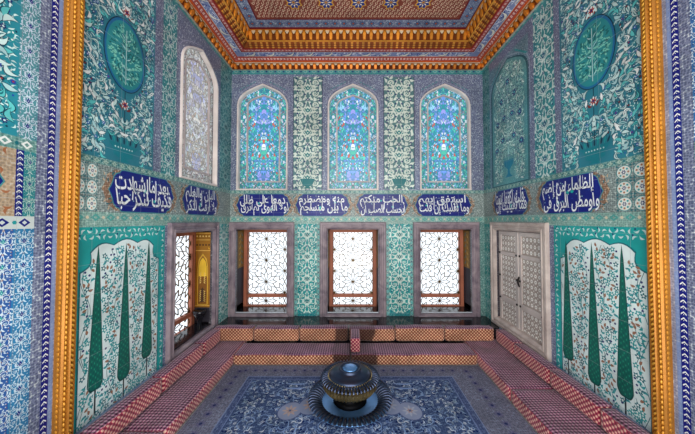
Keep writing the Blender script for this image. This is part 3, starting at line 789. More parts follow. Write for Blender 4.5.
def sash(mp, parent, a0, a1, b0, b1, d, cx):
    P = MB(mp); f = .075
    zm0, zm1 = b0+.195, b0+.25
    bar_box(P, mp, a0, a0+f, b0, b1, d-.03, d+.03, WOODC); bar_box(P, mp, a1-f, a1, b0, b1, d-.03, d+.03, WOODC)
    bar_box(P, mp, a0+f, a1-f, b1-.06, b1, d-.03, d+.03, WOODC); bar_box(P, mp, a0+f, a1-f, b0, b0+.05, d-.03, d+.03, WOODC)
    bar_box(P, mp, a0+f, a1-f, zm0, zm1, d-.03, d+.035, WOODC)
    for x in (a0+f-.012, a1-f): bar_box(P, mp, x, x+.012, b0+.05, b1-.06, d+.03, d+.038, WOODD)
    s = P.build('window_sash', WOOD, parent)
    L = lattice(mp, (a0+f, a1-f, zm1, b1-.06), d, cx=cx, cz=1.60-.02-.0*1, s=.395); L.build('star_lattice', METAL, s)
    L = lattice(mp, (a0+f, a1-f, b0+.05, zm0), d, cx=cx, cz=(b0+.05+zm0)/2, s=.395); L.build('lower_lattice', METAL, s)
    G = MB(mp); G.rect(a0+f, a1-f, b0+.05, b1-.06, (1, 1, 1, 0), 0)
    G.v = [mp(x, z, d-.022) for x, z in ((a0+f, b0+.05), (a1-f, b0+.05), (a1-f, b1-.06), (a0+f, b1-.06))]; G.build('pane', PANE, s)
    return s
for i, c in enumerate(BW):
    w = structure('window_%d' % (i+1), ['lower window beside the left corner with a star lattice in a mauve marble frame', 'middle lower window with a star lattice in a mauve marble frame', 'lower window beside the right corner with a star lattice in a mauve marble frame'][i])
    marble_frame(backmap, w, (c-FR, c+FR, .205, 1.89), MAUVE, .34, True)
    sash(backmap, w, c-.435, c+.435, .32, 1.76, -.36, c-.03 if i == 0 else c)
    P = MB(backmap)                                        # dark stone sill inside the opening; glint on its front edge built as a pale strip
    bar_box(P, backmap, c-.434, c+.434, .337, .350, -.32, -.02, S('#22222a')); P.build('sill', DARKM, w)
    P = MB(); bar_box(P, backmap, c-.434, c+.434, .337, .354, -.02, -.008, S('#c9d2dc')); P.build('sill_glint', PLASTER, w)
    for sg in (-1, 1):                                     # gilded upper strip on each reveal
        P = MB(); x = c+sg*.433
        m2 = lambda s, t, d, x=x, sg=sg: (x-sg*(d+.001), YB+s, t)
        P.mp = m2
        P.rect(.06, .32, 1.08, 1.74, S('#8a6a35'), 0)
        for k in range(6):
            P.leaf(.15, 1.14+k*.1, pi/2-.6, .09, .014, .2, S('#c99a48'), 1); P.leaf(.24, 1.17+k*.1, pi/2+.6, .09, .014, -.2, S('#5d7f84'), 1)
        P.rect(.06, .32, .44, 1.08, S('#3a3640'), 0)
        P.build('painted_reveal', PAINTWOOD, w)

# left window: deep reveal with gilded niche panel
w = structure('window_4', 'window in the left wall with a gilded niche panel on its far reveal')
marble_frame(leftmap, w, (3.04, 4.16, .235, 1.89), MAUVE, .30, True)
sash(leftmap, w, 3.17, 4.03, .32, 1.76, -.285, 3.60)
P = MB(); m2 = lambda s, t, d: (XL-s, 4.028-d, t); P.mp = m2
P.rect(.03, .25, .62, 1.74, S('#a8741f'), 0); P.rect(.03, .25, .40, .62, S('#3d3a44'), 0)
for z in (.64, 1.46, 1.62, 1.72): P.rect(.03, .25, z, z+.012, S('#e2b45a'), 1)
P.poly([(.06, .66), (.06, 1.22), (.08, 1.34), (.14, 1.42), (.20, 1.34), (.22, 1.22), (.22, .66)], S('#e0b040'), 1)
P.poly([(.075, .67), (.075, 1.21), (.095, 1.32), (.14, 1.39), (.185, 1.32), (.205, 1.21), (.205, .67)], S('#8f5c1c'), 2)
P.poly([(.08, 1.08), (.08, 1.22), (.10, 1.31), (.14, 1.36), (.18, 1.31), (.20, 1.22), (.20, 1.08)], S('#f4c63a'), 3)
P.poly([(.10, .70), (.09, .84), (.14, .92), (.19, .84), (.18, .70)], S('#5a3a20'), 3)
for k in range(12):
    z = .72+k*.028
    for x in (.11, .17): P.leaf(x, z+(.1 if k > 5 else 0), .8 if x < .14 else 2.3, .04, .007, .2, S('#f0cc70'), 4)
for k in range(5): P.disc(.05+k*.045, 1.68, .014, S('#f0d080'), 2, 6); P.disc(.05+k*.045, 1.55, .016, S('#5a3818'), 2, 6)
for k in range(4): P.leaf(.05, 1.5+.0*k, 1, .04, .01, .1, S('#e0b040'), 2)
P.build('gilded_niche_panel', GOLD, w)
P = MB(); bar_box(P, leftmap, 3.171, 4.029, .367, .382, -.25, -.02, S('#22222a')); P.build('sill', DARKM, w)
P = MB()                                                   # small dark stone bracket at the foot of the far reveal
rows = [[(XL-.14+r*cos(a), 3.96+r*sin(a), z) for a in [2*pi*k/16 for k in range(16)]] for r, z in ((.03, .383), (.035, .46), (.055, .50), (.085, .56), (.09, .60), (.075, .60), (.01, .57))]
P.grid(rows, S('#4a4d58'), closed=True); P.build('stone_bowl', DARKM, w)

# stained-glass windows
def stained(mp, parent, c, depth, palette, seed, dull=False):
    frame = MB(); pr = [(0, -.002), (0, .022), (.010, .028), (.024, .024), (.030, .0), (.030, -depth+.01)]
    rows = [[mp(c+x, z, d) for x, z in arch_in(i)] for i, d in pr]
    base = S('#e4dbd8')
    frame.grid(rows, base, smooth=False, closed=True)
    fo = frame.build('plaster_frame', PLASTER, parent)
    T = MB(lambda s, t, d: mp(s, t, d-depth+.012))         # tracery
    def prof_line(d, w, h):
        n0 = arch_in(d); n1 = arch_in(d+w)
        T.grid([[mp(c+x, z, -depth+.004) for x, z in n0], [mp(c+x, z, -depth+h) for x, z in n0], [mp(c+x, z, -depth+h) for x, z in n1], [mp(c+x, z, -depth+.004) for x, z in n1]], S('#cbbfc0'), smooth=False, closed=True)
    prof_line(.145, .016, .022); prof_line(.165, .006, .012)
    dk = S('#9a868a')
    zz = AZ0+.045
    ys = [AZ0+.16+k*.245 for k in range(7)]
    for z in ys:
        for sg in (-1, 1):
            x = c+sg*(AW-.095); h = .045
            T.ribbon([(x-h, z-.04), (x-h*.4, z-.012), (x+h*.4, z+.012), (x+h, z+.04)], .010, dk, 2); T.ribbon([(x-h, z+.04), (x-h*.4, z+.012), (x+h*.4, z-.012), (x+h, z-.04)], .010, dk, 2)
    for x in (c-.13, c+.13, c):
        z = AZ0+.095
        T.ribbon([(x-.035, z-.045), (x, z), (x+.035, z+.045)], .010, dk, 2); T.ribbon([(x-.035, z+.045), (x, z), (x+.035, z-.045)], .010, dk, 2)
    for sg in (-1, 1):
        for t in (.33, .68):
            z = 3.96+.26*t; x = sg*(arch_half_width(z, .095)); T.ribbon([(c+x-.04, z-.02), (c+x+.04, z+.02)], .010, dk, 2); T.ribbon([(c+x-.02, z+.04), (c+x+.02, z-.04)], .010, dk, 2)
    T.build('tracery', PLASTER, fo)
    # mosaic of small panes: nearest-seed colours on a fine mesh, mirrored about the axis
    R = random.Random(seed); seeds = []
    for i in range(760):
        x = R.uniform(0, AW); z = R.uniform(AZ0, AZT)
        inb = x > AW-.15 or z < AZ0+.15 or x > arch_half_width(min(z, AZT-.02), .15)
        q = R.random(); t = (z-AZ0)/(AZT-AZ0)
        if inb: col = palette['g1'] if q < .34 else palette['w'] if q < .56 else palette['b1'] if q < .82 else palette['g2']
        elif x < .11 and t < .22: col = palette['b2'] if q < .5 else palette['v'] if q < .8 else palette['w']
        elif t > .55 and x < .16 and q < .55: col = palette['v'] if q < .3 else palette['b2']
        elif q < .12: col = palette['r']
        elif q < .36: col = palette['g1']
        elif q < .56: col = palette['b1']
        elif q < .74: col = palette['g2']
        elif q < .86: col = palette['b2']
        else: col = palette['w']
        seeds.append((x, z*.62, var(col, .18, R)))
    NX, st = 44, AW/44
    cells = {}
    for k, s_ in enumerate(seeds): cells.setdefault((int(s_[0]/.05), int(s_[1]/.05)), []).append(k)
    G = MB()
    NZ = int((AZT-AZ0)/.011); hz = (AZT-AZ0)/NZ
    for iz in range(NZ):
        z = AZ0+(iz+.5)*hz; hwz = arch_half_width(z, .025)
        for ix in range(NX):
            x = (ix+.5)*st
            if x > hwz: continue
            best = (9, None); sec = 9; ci, cj = int(x/.05), int(z*.62/.05)
            for a in (-1, 0, 1):
                for b in (-1, 0, 1):
                    for k in cells.get((ci+a, cj+b), ()):
                        dd = (seeds[k][0]-x)**2+(seeds[k][1]-z*.62)**2
                        if dd < best[0]: sec = best[0]; best = (dd, k)
                        elif dd < sec: sec = dd
            col = seeds[best[1]][2] if best[1] is not None else palette['g1']
            if sqrt(sec)-sqrt(best[0]) < .0045: col = palette['lead']
            for sg in (-1, 1):
                X0, X1 = c+sg*ix*st, c+sg*(ix+1)*st
                G.face([mp(X0, z-hz/2, -depth), mp(X1, z-hz/2, -depth), mp(X1, z+hz/2, -depth), mp(X0, z+hz/2, -depth)], col)
    G.build('coloured_panes', GLASS, fo)
PAL = dict(g1=S('#6fdcc0'), g2=S('#45b0b8'), w=S('#f4fbff'), b1=S('#a4dcf6'), b2=S('#7fa6ee'), v=S('#aeb0f4'), r=S('#e8705a'), lead=S('#4f94ac'))
PALD = dict(g1=S('#c8cfcb'), g2=S('#b5b0a8'), w=S('#d9d3ca'), b1=S('#cfcdd0'), b2=S('#b3b3cf'), v=S('#c0b8c0'), r=S('#c0ab98'), lead=S('#9a938c'))  # same glass; paleness of its oblique backlight put into the colours
for i, c in enumerate(BW):
    w = structure('window_%d' % (i+5), 'arched stained-glass window above the ' + ['left', 'middle', 'right'][i] + ' lattice window')
    stained(backmap, w, c, .07, PAL, 3)
w = structure('window_8', 'arched stained-glass window, painted pale for the oblique light, high on the left wall in a white plaster frame')
stained(leftmap, w, lc, .05, PALD, 8)

# right shutters
d_ = structure('door_1', 'pair of closed shutters with pierced star panels in a pale marble frame')
marble_frame(rightmap, d_, (3.09, 4.35, .292, 1.89), PALEST, .12, True)
P = MB(); bar_box(P, rightmap, 3.22, 4.22, .325, 1.775, -.13, -.12, S('#1d1a1c')); P.build('backing_board', WOOD, d_)
for a0, a1 in ((3.235, 3.715), (3.735, 4.205)):
    P = MB(); WB = S('#cfc5c2'); WD = S('#6d625f')
    D = -.045
    bar_box(P, rightmap, a0, a1, .345, 1.755, D-.03, D, S('#8d8380'))
    f = .055
    for q in ((a0, a0+f, .345, 1.755), (a1-f, a1, .345, 1.755), (a0+f, a1-f, 1.70, 1.755), (a0+f, a1-f, .345, .39), (a0+f, a1-f, .70, .78), (a0+f, a1-f, 1.40, 1.45)): bar_box(P, rightmap, *q, D, D+.018, WB)
    leaf_ = P.build('shutter_leaf', WOOD, d_)
    Q = MB(lambda s, t, d: rightmap(s, t, d+D+.001))
    for z0, z1, st in ((.39, .70, .075), (.78, 1.40, .075), (1.45, 1.70, .075)):
        x0, x1 = a0+f, a1-f; nx = round((x1-x0)/st); nz = round((z1-z0)/st); sx, sz = (x1-x0)/nx, (z1-z0)/nz
        Q.rect(x0, x1, z0, z1, S('#b5a9a2'), 0)
        for i in range(nx):
            for j in range(nz):
                x, z = x0+(i+.5)*sx, z0+(j+.5)*sz
                Q.poly([(x+sx*(.42 if k % 2 else .24)*cos(k*pi/8+pi/8), z+sz*(.42 if k % 2 else .24)*sin(k*pi/8+pi/8)) for k in range(16)], S('#fbf9f6'), 1)
                Q.disc(x, z, sx*.1, S('#7f7470'), 2, 8)
                for k in (0, 2): Q.disc(x+sx*.5*cos(k*pi/2)*.96, z+sz*.5, sx*.13, S('#f6f4f0'), 2, 4)
    Q.build('star_inlay', PLASTER, leaf_)
    K = MB()
    for z in (.74, 1.08, 1.425):
        for x in (a0+.028, a1-.028):
            cpt = rightmap(x, z, D+.018)
            K.grid([[(cpt[0]-h, cpt[1]+r*cos(t), cpt[2]+r*sin(t)) for t in [2*pi*k/10 for k in range(10)]] for r, h in ((.016, 0), (.014, .008), (.002, .014))], S('#2a2626'), closed=True)
    K.build('iron_stud', METAL, leaf_)
K = MB(); bar_box(K, rightmap, 3.715, 3.735, .345, 1.755, -.075, -.02, S('#d8d0cc')); K.build('meeting_rail', WOOD, d_)
K = MB(); y = 3.735
K.grid([[(XR+.03-.025*sin(t*pi/6)-.012*cos(u), y-.03+.012*sin(u), 1.0+.14*t/6) for u in [2*pi*k/8 for k in range(8)]] for t in range(7)], S('#2a2626'), closed=True)
K.build('pull_handle', METAL, d_)

# ------------------------------------------------------------------ ledges
def rbox(name, mat, sx, sy, sz, r, parent=None, bulge=0, res=(14, 8, 6), wob=0, seed=0):
    """soft-edged cushion solid, origin at the middle of its underside"""
    bm = bmesh.new(); bmesh.ops.create_cube(bm, size=1)
    bmesh.ops.subdivide_edges(bm, edges=[e for e in bm.edges if abs(e.verts[0].co.x-e.verts[1].co.x) > .5], cuts=res[0], use_grid_fill=True)
    bmesh.ops.subdivide_edges(bm, edges=[e for e in bm.edges if abs(e.verts[0].co.y-e.verts[1].co.y) > .5], cuts=res[1], use_grid_fill=True)
    bmesh.ops.subdivide_edges(bm, edges=[e for e in bm.edges if abs(e.verts[0].co.z-e.verts[1].co.z) > .5], cuts=res[2], use_grid_fill=True)
    R = random.Random(seed); ph = [R.uniform(0, 6) for _ in range(4)]
    hx, hy, hz = sx/2, sy/2, sz/2
    for v in bm.verts:
        u = v.co*2
        p = Vector((u.x*hx, u.y*hy, u.z*hz))
        q = Vector((max(-hx+r, min(hx-r, p.x)), max(-hy+r, min(hy-r, p.y)), max(-hz+r, min(hz-r, p.z))))
        d = p-q
        if d.length > 1e-6: p = q+d.normalized()*r if d.length > r*.999 or sum(abs(c) > 1e-6 for c in d) > 1 else p
        b = bulge*(1-u.x**4)*(1-u.y**4)*(1 if u.z > .5 else 0)
        p.z += b + wob*(sin(p.x*7+ph[0])*cos(p.y*9+ph[1])+.6*sin(p.x*17+ph[2]))*(1 if u.z > 0 else 0)
        p.y += wob*.6*sin(p.x*11+ph[3])*(1-abs(u.x))
        p.z += hz
        v.co = p
    me = bpy.data.meshes.new(name); bm.to_mesh(me); bm.free()
    for f in me.polygons: f.use_smooth = True
    me.materials.append(mat)
    o = bpy.data.objects.new(name, me); COL.objects.link(o)
    if parent: o.parent = parent
    return o
YL = 4.09
P = MB(); P.box(XL+.002, XR-.002, YL, YB-.004, 0, LEDGE, (1, 1, 1, 0)); P.box(XL+.002, XR-.002, YL-.012, YL, LEDGE-.05, LEDGE+.001, (1, 1, 1, 0))
o = P.build('trim_1', DARKM, None); tag(o, 'wide dark polished marble ledge along the foot of the back wall', kind='structure')
for n, x0, x1 in (('trim_2', XL+.004, XL+.06), ('trim_3', XR-.06, XR-.004)):
    P = MB(); P.box(x0, x1, 2.0, YL-.013, 0, LEDGE, (1, 1, 1, 0))
    P.box(min(x0, x1)-0.0, max(x0, x1), 2.0, YL-.013, LEDGE, LEDGE+.012, (1, 1, 1, 0))
    o = P.build(n, BLUEM, None); tag(o, 'narrow blue-grey marble ledge along the ' + ('left' if n[-1] == '2' else 'right') + ' wall', kind='structure')

# ------------------------------------------------------------------ divans
def seam(o, sx, sy, z):
    """piping round the top edge"""
    P = MB(); r = .006; m = .012
    pts = [(-sx/2+m, -sy/2+m), (sx/2-m, -sy/2+m), (sx/2-m, sy/2-m), (-sx/2+m, sy/2-m)]
    rows = []
    for k in range(7):
        a = 2*pi*k/6; e = r*cos(a)
        rows.append([(x+(e if x > 0 else -e), y+(e if y > 0 else -e), z+r*sin(a)) for x, y in pts])
    P.grid(rows, (1, 1, 1, 0), closed=True); s_ = P.build('piping', o.data.materials[0], o); return s_
def cushion(name, mat, x0, x1, y0, y1, z0, z1, label, cat, group, r=.03, bulge=.006, wob=.004, seed=0, along='x'):
    if along == 'x': sx, sy, rz = x1-x0, y1-y0, 0
    else: sx, sy, rz = y1-y0, x1-x0, pi/2
    res = (max(6, int(sx/.045)), max(5, int(sy/.04)), max(4, int((z1-z0)/.03)))
    o = rbox(name, mat, sx, sy, z1-z0-bulge, r, None, bulge, res, wob, seed)
    o.location = ((x0+x1)/2, (y0+y1)/2, z0); o.rotation_euler.z = rz
    tag(o, label, cat, group)
    seam(o, sx, sy, z1-z0-bulge-.010)
    return o
SZ = .15; YS = 3.57; YBK = 3.93
g = 'bolster cushions along the back wall'
xb = [(-2.03, -1.445), (-1.44, -.775), (-.77, -.055), (-.05, .63), (.635, 1.355), (1.36, 2.08)]
lb = ['bolster cushion at the left end of the back row, in the corner', 'second bolster from the left corner in the back row', 'half-dark bolster just left of the upright armrest in the back row',
      'half-dark bolster just right of the upright armrest in the back row', 'second bolster from the right corner in the back row', 'bolster cushion at the right end of the back row, in the corner']
for i, (a, b) in enumerate(xb):
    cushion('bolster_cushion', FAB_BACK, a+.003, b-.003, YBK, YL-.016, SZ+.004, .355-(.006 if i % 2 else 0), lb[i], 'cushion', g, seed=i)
LX0, LX1, LS = XL+.064, XL+.20, -1.575
RX1, RX0, RS = XR-.064, XR-.20, 1.665
g = 'divan mattresses on the floor'
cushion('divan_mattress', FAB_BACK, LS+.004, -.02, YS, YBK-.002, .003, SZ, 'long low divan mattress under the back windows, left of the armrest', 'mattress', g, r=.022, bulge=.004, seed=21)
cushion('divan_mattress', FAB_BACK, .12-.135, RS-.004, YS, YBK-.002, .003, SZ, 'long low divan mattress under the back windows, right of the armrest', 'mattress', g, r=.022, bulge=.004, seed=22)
cushion('divan_mattress', FAB_SIDE, XL+.064, LS, 2.30, YL-.018, .003, SZ, 'long plum divan mattress along the left wall under the window', 'mattress', g, r=.022, seed=23, along='y')
cushion('divan_mattress', FAB_SIDE, XL+.064, LS, 1.25, 2.296, .003, SZ+.005, 'nearer divan mattress on the left, cut by the bottom edge of the picture', 'mattress', g, r=.022, seed=24, along='y')
cushion('divan_mattress', FAB_SIDE, RS, XR-.064, 2.86, YL-.018, .003, SZ, 'far divan mattress along the right wall below the shutters', 'mattress', g, r=.022, seed=25, along='y')
cushion('divan_mattress', FAB_SIDE, RS-.004, XR-.064, 1.30, 2.855, .003, SZ+.006, 'near divan mattress along the right wall below the cypress tiles', 'mattress', g, r=.022, seed=26, along='y')
g = 'bolster cushions along the left wall'
for i, ((a, b), t) in enumerate(zip(((3.475, 3.925), (2.74, 3.47), (2.02, 2.735), (1.25, 2.015)), ('shortest bolster in the left row, next to the back corner', 'bolster in the left row below the near jamb of the left window', 'bolster in the left row below the cypress tile panel', 'nearest bolster in the left row, at the foot of the gilded post'))):
    cushion('bolster_cushion', FAB_SIDE, LX0, LX1, a, b, SZ+.016, .352-.004*i, t, 'cushion', g, seed=30+i, along='y')
g = 'bolster cushions along the right wall'
for i, ((a, b), t) in enumerate(zip(((3.50, 3.925), (2.875, 3.495), (2.30, 2.87), (1.5, 2.295)), ('farthest bolster in the right row, next to the back corner', 'bolster in the right row below the nearer shutter', 'bolster in the right row below the farthest cypress of the tile panel', 'nearest bolster in the right row, by the gilded post'))):
    cushion('bolster_cushion', FAB_SIDE, RX0, RX1, a, b, SZ+.017, .352-.005*(i % 2), t, 'cushion', g, seed=40+i, along='y')
arm = rbox('armrest', FAB_SIDE, .13, .34, .19, .02, None, .004, (5, 10, 6), .001, 5); arm.location = (.045, YBK-.175, SZ+.012)
tag(arm, 'small upright plum armrest standing on the middle of the back divan', 'armrest')
seam(arm, .13, .34, .182)

# ------------------------------------------------------------------ floor and carpet
fl = MB(); fl.box(XL-.4, XR+.4, YN, YB+.4, -.08, 0, (1, 1, 1, 0)); o = fl.build('floor', STONE); o['kind'] = 'structure'
floormap = lambda s, t, d: (s, t, .010+d)
P = MB(floormap)
cx0, cx1, cy0, cy1 = LS+.01, RS-.01, .2, YS-.008
P.box(cx0, cx1, cy0, cy1, .0005, .0098, S('#39435f', .6))
P.rect(cx0, cx1, cy0, cy1, S('#7a7c90', .6), 0)
fx0, fx1, fy1 = -1.27, 1.23, 3.32
for d, c in ((0, S('#7f8db0')), (.012, S('#56648c')), (.07, S('#7484ad')), (.082, S('#4a5c84'))):
    P.rect(fx0+d, fx1-d, .2, fy1-d, (c[0], c[1], c[2], .6 if d in (.012, .082) else 0), 1+[0, .012, .07, .082].index(d))
R = random.Random(77)
for i in range(26):                                        # border rosettes
    y = .3+i*.125
    for x in ((cx0+fx0)/2, (cx1+fx1)/2): P.flower(x, y, .05, S('#6b6a8c'), 5, 8, S('#35406a'), i)
for i in range(22): P.flower(-1.35+i*.125, (fy1+cy1)/2, .045, S('#6b6a8c'), 5, 8, S('#35406a'), i)
for i in range(1500):
    x = R.uniform(.02, (fx1-fx0)/2-.1); y = R.uniform(1.6, fy1-.1); cxm = (fx0+fx1)/2; q = R.random()
    c = var(R.choice((S('#90a8c8'), S('#b0bdd0'), S('#7f97c0'), S('#c5ccd4'), S('#8fa0b0'))), .15, R)
    for sg in (-1, 1):
        if q < .5: P.leaf(cxm+sg*x, y, (q*12)*sg+(pi if sg < 0 else 0), .055, .007, .4*sg, c, 5)
        elif q < .8: P.flower(cxm+sg*x, y, .018, c, 6, 6, S('#1f3a78'))
        else: P.disc(cxm+sg*x, y, .011, S('#152a63'), 6, 7)
for i in range(60):
    x = R.uniform(.06, 1.0); y = R.uniform(1.7, fy1-.2); ph = R.uniform(0, 6)
    for sg in (-1, 1): P.ribbon([((fx0+fx1)/2+sg*(x+.08*cos(ph+j*.5)*(1-j/12)), y+.08*sin(ph+j*.5)*(1-j/12)) for j in range(9)], .008, S('#8aa5cf'), 5)
for (x, y, r) in ((.50, 2.72, .11), (.30, 2.80, .12), (.78, 2.15, .13), (.45, 1.95, .14)):
    for sg in (-1, 1):
        X = (fx0+fx1)/2+sg*(x+.1)
        P.disc(X, y, r*1.1, S('#56648c'), 8, 24, r*1.25, .5*sg); P.disc(X, y, r, S('#8c96b2'), 9, 24, r*1.15, .5*sg); P.flower(X, y, r*.75, S('#a3a9bc') if sg > 0 else S('#b09f9c'), 10, 8); P.flower(X, y, r*.35, S('#a08c8c'), 11, 6, S('#56648c'))
for sg in (-1, 1):
    for k in range(2): P.leaf((fx0+fx1)/2+sg*(.62), 3.16-.08*k, 0, .26, .014, .05, S('#86a0cf'), 8)
cp = P.build('carpet', WOOL); tag(cp, 'large faded blue patterned carpet covering the floor between the divans', 'carpet')

# ------------------------------------------------------------------ brazier
BX, BY = -.02, 2.79
br = empty('brazier', (BX, BY, .0165)); tag(br, 'round dark metal brazier with fluted rims standing on the blue carpet', 'brazier')
def lathe(name, prof, mat, parent, n=64, flute=None):
    P = MB(); rows = []
    for i, (r, z) in enumerate(prof):
        row = []
        for k in range(n):
            a = 2*pi*k/n; rr, zz = r, z
            if flute: dr, dz = flute(i, a); rr += dr; zz += dz
            row.append((rr*cos(a), rr*sin(a), zz))
        rows.append(row)
    P.grid(rows, (1, 1, 1, 0), closed=True); o = P.build(name, mat, parent); return weld(o)
def ribs(name, prof, n, w, th, mat, parent):
    """radial gadroons following a profile"""
    P = MB()
    for k in range(n):
        a = 2*pi*(k+.5)/n; c, s_ = cos(a), sin(a); rows = []
        for i, (r, z) in enumerate(prof):
            ww = w*r*2*pi/n/2; t = th*(.35 if i in (0, len(prof)-1) else 1)
            dz0 = prof[min(i+1, len(prof)-1)][1]-prof[max(i-1, 0)][1]; dr0 = prof[min(i+1, len(prof)-1)][0]-prof[max(i-1, 0)][0]
            L = sqrt(dz0**2+dr0**2); nr, nz = -dz0/L, dr0/L
            if nz < 0: nr, nz = -nr, -nz
            row = []
            for q in range(7):
                b = pi*q/6; off = cos(b)*ww; h = sin(b)*t
                rr, zz = r+nr*h, z+nz*h
                row.append((rr*c-off*s_, rr*s_+off*c, zz))
            rows.append(row)
        P.grid(rows, (1, 1, 1, 0))
    return P.build(name, mat, parent)
dish = lathe('dish', [(.02, .060), (.20, .052), (.27, .058), (.31, .075), (.36, .096), (.418, .106), (.422, .100), (.37, .080), (.30, .045), (.22, .030), (.02, .030)], SKYMET, br)
ribs('fluted_rim', [(.285, .068), (.32, .096), (.36, .112), (.395, .118), (.428, .106)], 58, .62, .014, BRONZE, dish)
lathe('base', [(.02, .050), (.19, .046), (.19, .030), (.23, .018), (.23, .0), (.02, .0)], BRONZE, br)
lathe('pedestal', [(.15, .055), (.17, .062), (.13, .085), (.10, .11), (.12, .14), (.17, .165), (.2, .18)], bronze('black_iron', S('#17181d'), .5), br)
bowl = lathe('bowl', [(.10, .150), (.19, .165), (.240, .195), (.272, .225), (.270, .26), (.285, .298), (.288, .296), (.25, .305), (.02, .306)], BRASS, br)
ribs('gadroon', [(.17, .158), (.216, .172), (.256, .196), (.277, .225), (.272, .262)], 44, .7, .012, BRASS, bowl)
ribs('fluted_collar', [(.215, .318), (.245, .320), (.272, .314), (.292, .304), (.298, .296)], 50, .62, .011, BRONZE, bowl)
lid = lathe('lid', [(.232, .304), (.228, .314), (.215, .318), (.212, .326), (.198, .342), (.155, .356), (.118, .365), (.108, .378), (.112, .386), (.10, .388), (.092, .380), (.06, .376), (.02, .375)], BRONZE, br)
P = MB()
for k in range(56):
    a = 2*pi*k/56; cx_, cy_ = .222*cos(a), .222*sin(a)
    P.grid([[(cx_+.008*sin(t)*cos(u), cy_+.008*sin(t)*sin(u), .320+.008*cos(t)) for u in [2*pi*q/6 for q in range(6)]] for t in (.05, .8, 1.57, 2.3, 3.1)], (1, 1, 1, 0), closed=True)
P.build('beaded_ring', BRASS, lid)
lathe('knob', [(.075, .376), (.078, .386), (.060, .393), (.03, .395), (.004, .396)], SKYMET, lid)
for a in (.25, pi-.25):                                    # ring handles on the bowl
    P = MB(); c, s_ = cos(a), sin(a)
    P.grid([[((.305+ (.028+.006*cos(v))*cos(u)*.6)*c - 0*s_, (.305+(.028+.006*cos(v))*cos(u)*.6)*s_, .235+(.028+.006*cos(v))*sin(u)) if False else
             ((.31)*c-(.028+.006*cos(v))*cos(u)*s_ + .006*sin(v)*c, .31*s_+(.028+.006*cos(v))*cos(u)*c+.006*sin(v)*s_, .236+(.028+.006*cos(v))*sin(u)) for v in [2*pi*q/6 for q in range(6)]] for u in [2*pi*q/14 for q in range(15)]], (1, 1, 1, 0), closed=True)
    P.build('ring_handle', BRONZE, bowl)

# ------------------------------------------------------------------ gilded posts
GO = S('#b3792e'); GL = S('#e2a440'); GD = S('#7a4210')
def post(name, X, sg, y0, y1, label):
    """engaged gilded post: fillet, beaded astragal, ribbed cove, twisted rope"""
    o = structure(name, label)
    m = lambda s, t, d: (X+sg*d, s, t)
    P = MB(); w = y1-y0; zt = ZC-.005
    prof = [(0, .0), (0, .05), (.12, .06), (.16, .052), (.36, .052), (.40, .070), (.48, .076), (.56, .070), (.60, .050), (.88, .050), (.92, .062), (1, .062), (1, 0)]
    P.grid([[m(y0+u*w, z, d) for z in (0, 1.0, 2.0, 3.0, zt)] for u, d in prof], GO, smooth=False)
    P.build('shaft', GOLD, o)
    Q = MB()
    def blob(u, d, z, ry, rz, rx, tilt=0, col=GL):
        rows = []
        for t in (0.15, .8, 1.57, 2.34, 3.0):
            row = []
            for q in range(8):
                a = 2*pi*q/8; yy = ry*sin(t)*cos(a); xx = rx*sin(t)*sin(a); zz = rz*cos(t)
                yy, zz = yy*cos(tilt)-zz*sin(tilt), yy*sin(tilt)+zz*cos(tilt)
                row.append((X+sg*(d+xx), y0+u*w+yy, z+zz))
            rows.append(row)
        Q.grid(rows, col, closed=True)
    z = .25
    while z < zt-.03:
        blob(.26, .055, z, w*.09, .016, .012, 0, GL)
        blob(.74, .056, z, w*.10, .020, .014, .7, S('#f0b84a'))
        z += .036
    z = .25
    while z < zt-.03:
        blob(-.02, .030, z, .004, .016, .012, 0, S('#d0902e')); z += .036
    Q.build('beading', GOLD, o)
    K = MB()                                               # turned foot with a carved bud
    K.grid([[m(y0-.012+u*(w+.024), z, d) for u, d in ((0, 0), (0, .07), (.3, .088), (.7, .088), (1, .07), (1, 0))] for z in (0, .12, .13, .20, .21)], S('#b5741c'), smooth=False)
    K.grid([[(X+sg*(.075+r*.6*abs(cos(a))), (y0+y1)/2+r*sin(a), z) for a in [2*pi*q/12 for q in range(12)]] for r, z in ((.006, .40), (.022, .37), (.034, .32), (.036, .27), (.024, .23), (.030, .215))], S('#d89a34'), closed=True)
    K.build('foot', GOLD, o)
post('trim_4', XL, 1, 1.905, 1.995, 'tall gilded carved post on the left wall')
post('trim_5', XR, -1, 1.925, 2.015, 'tall gilded carved post on the right wall')

# ------------------------------------------------------------------ cornice and ceiling
def path(a): return [(XL+a, YN), (XL+a, YB-a), (XR-a, YB-a), (XR-a, YN)]
def strip(P, a0, h0, a1, h1, col):
    p, q = path(a0), path(a1)
    for i in range(3): P.face([(*p[i], EYE+h0), (*p[i+1], EYE+h0), (*q[i+1], EYE+h1), (*q[i], EYE+h1)], col)
def seg_maps(a0, h0, a1, h1):
    """mappers for the three straight runs; s along, t 0..1 across, d lift toward the room"""
    out = []
    p, q = path(a0), path(a1)
    for i in range(3):
        A, B, C, D = [Vector((*v, EYE+h)) for v, h in ((p[i], h0), (p[i+1], h0), (q[i+1], h1), (q[i], h1))]
        L = (B-A).length; e = (B-A).normalized()
        dirc = ((D-A)-e*(D-A).dot(e)); nrm = e.cross(dirc).normalized()
        mid = Vector((.09, 2, 2.6))
        if (mid-A).dot(nrm) < 0: nrm = -nrm
        s0 = max(0, (D-A).dot(e)); s1 = min(L, (C-A).dot(e))
        W = dirc.length; dd = dirc.normalized()
        out.append((lambda s, t, d, A=A, e=e, dd=dd, nrm=nrm: tuple(A+e*s+dd*t+nrm*d), s0, s1, W))
    return out
cor = structure('trim_6', 'tiered painted and gilded cornice around the ceiling')
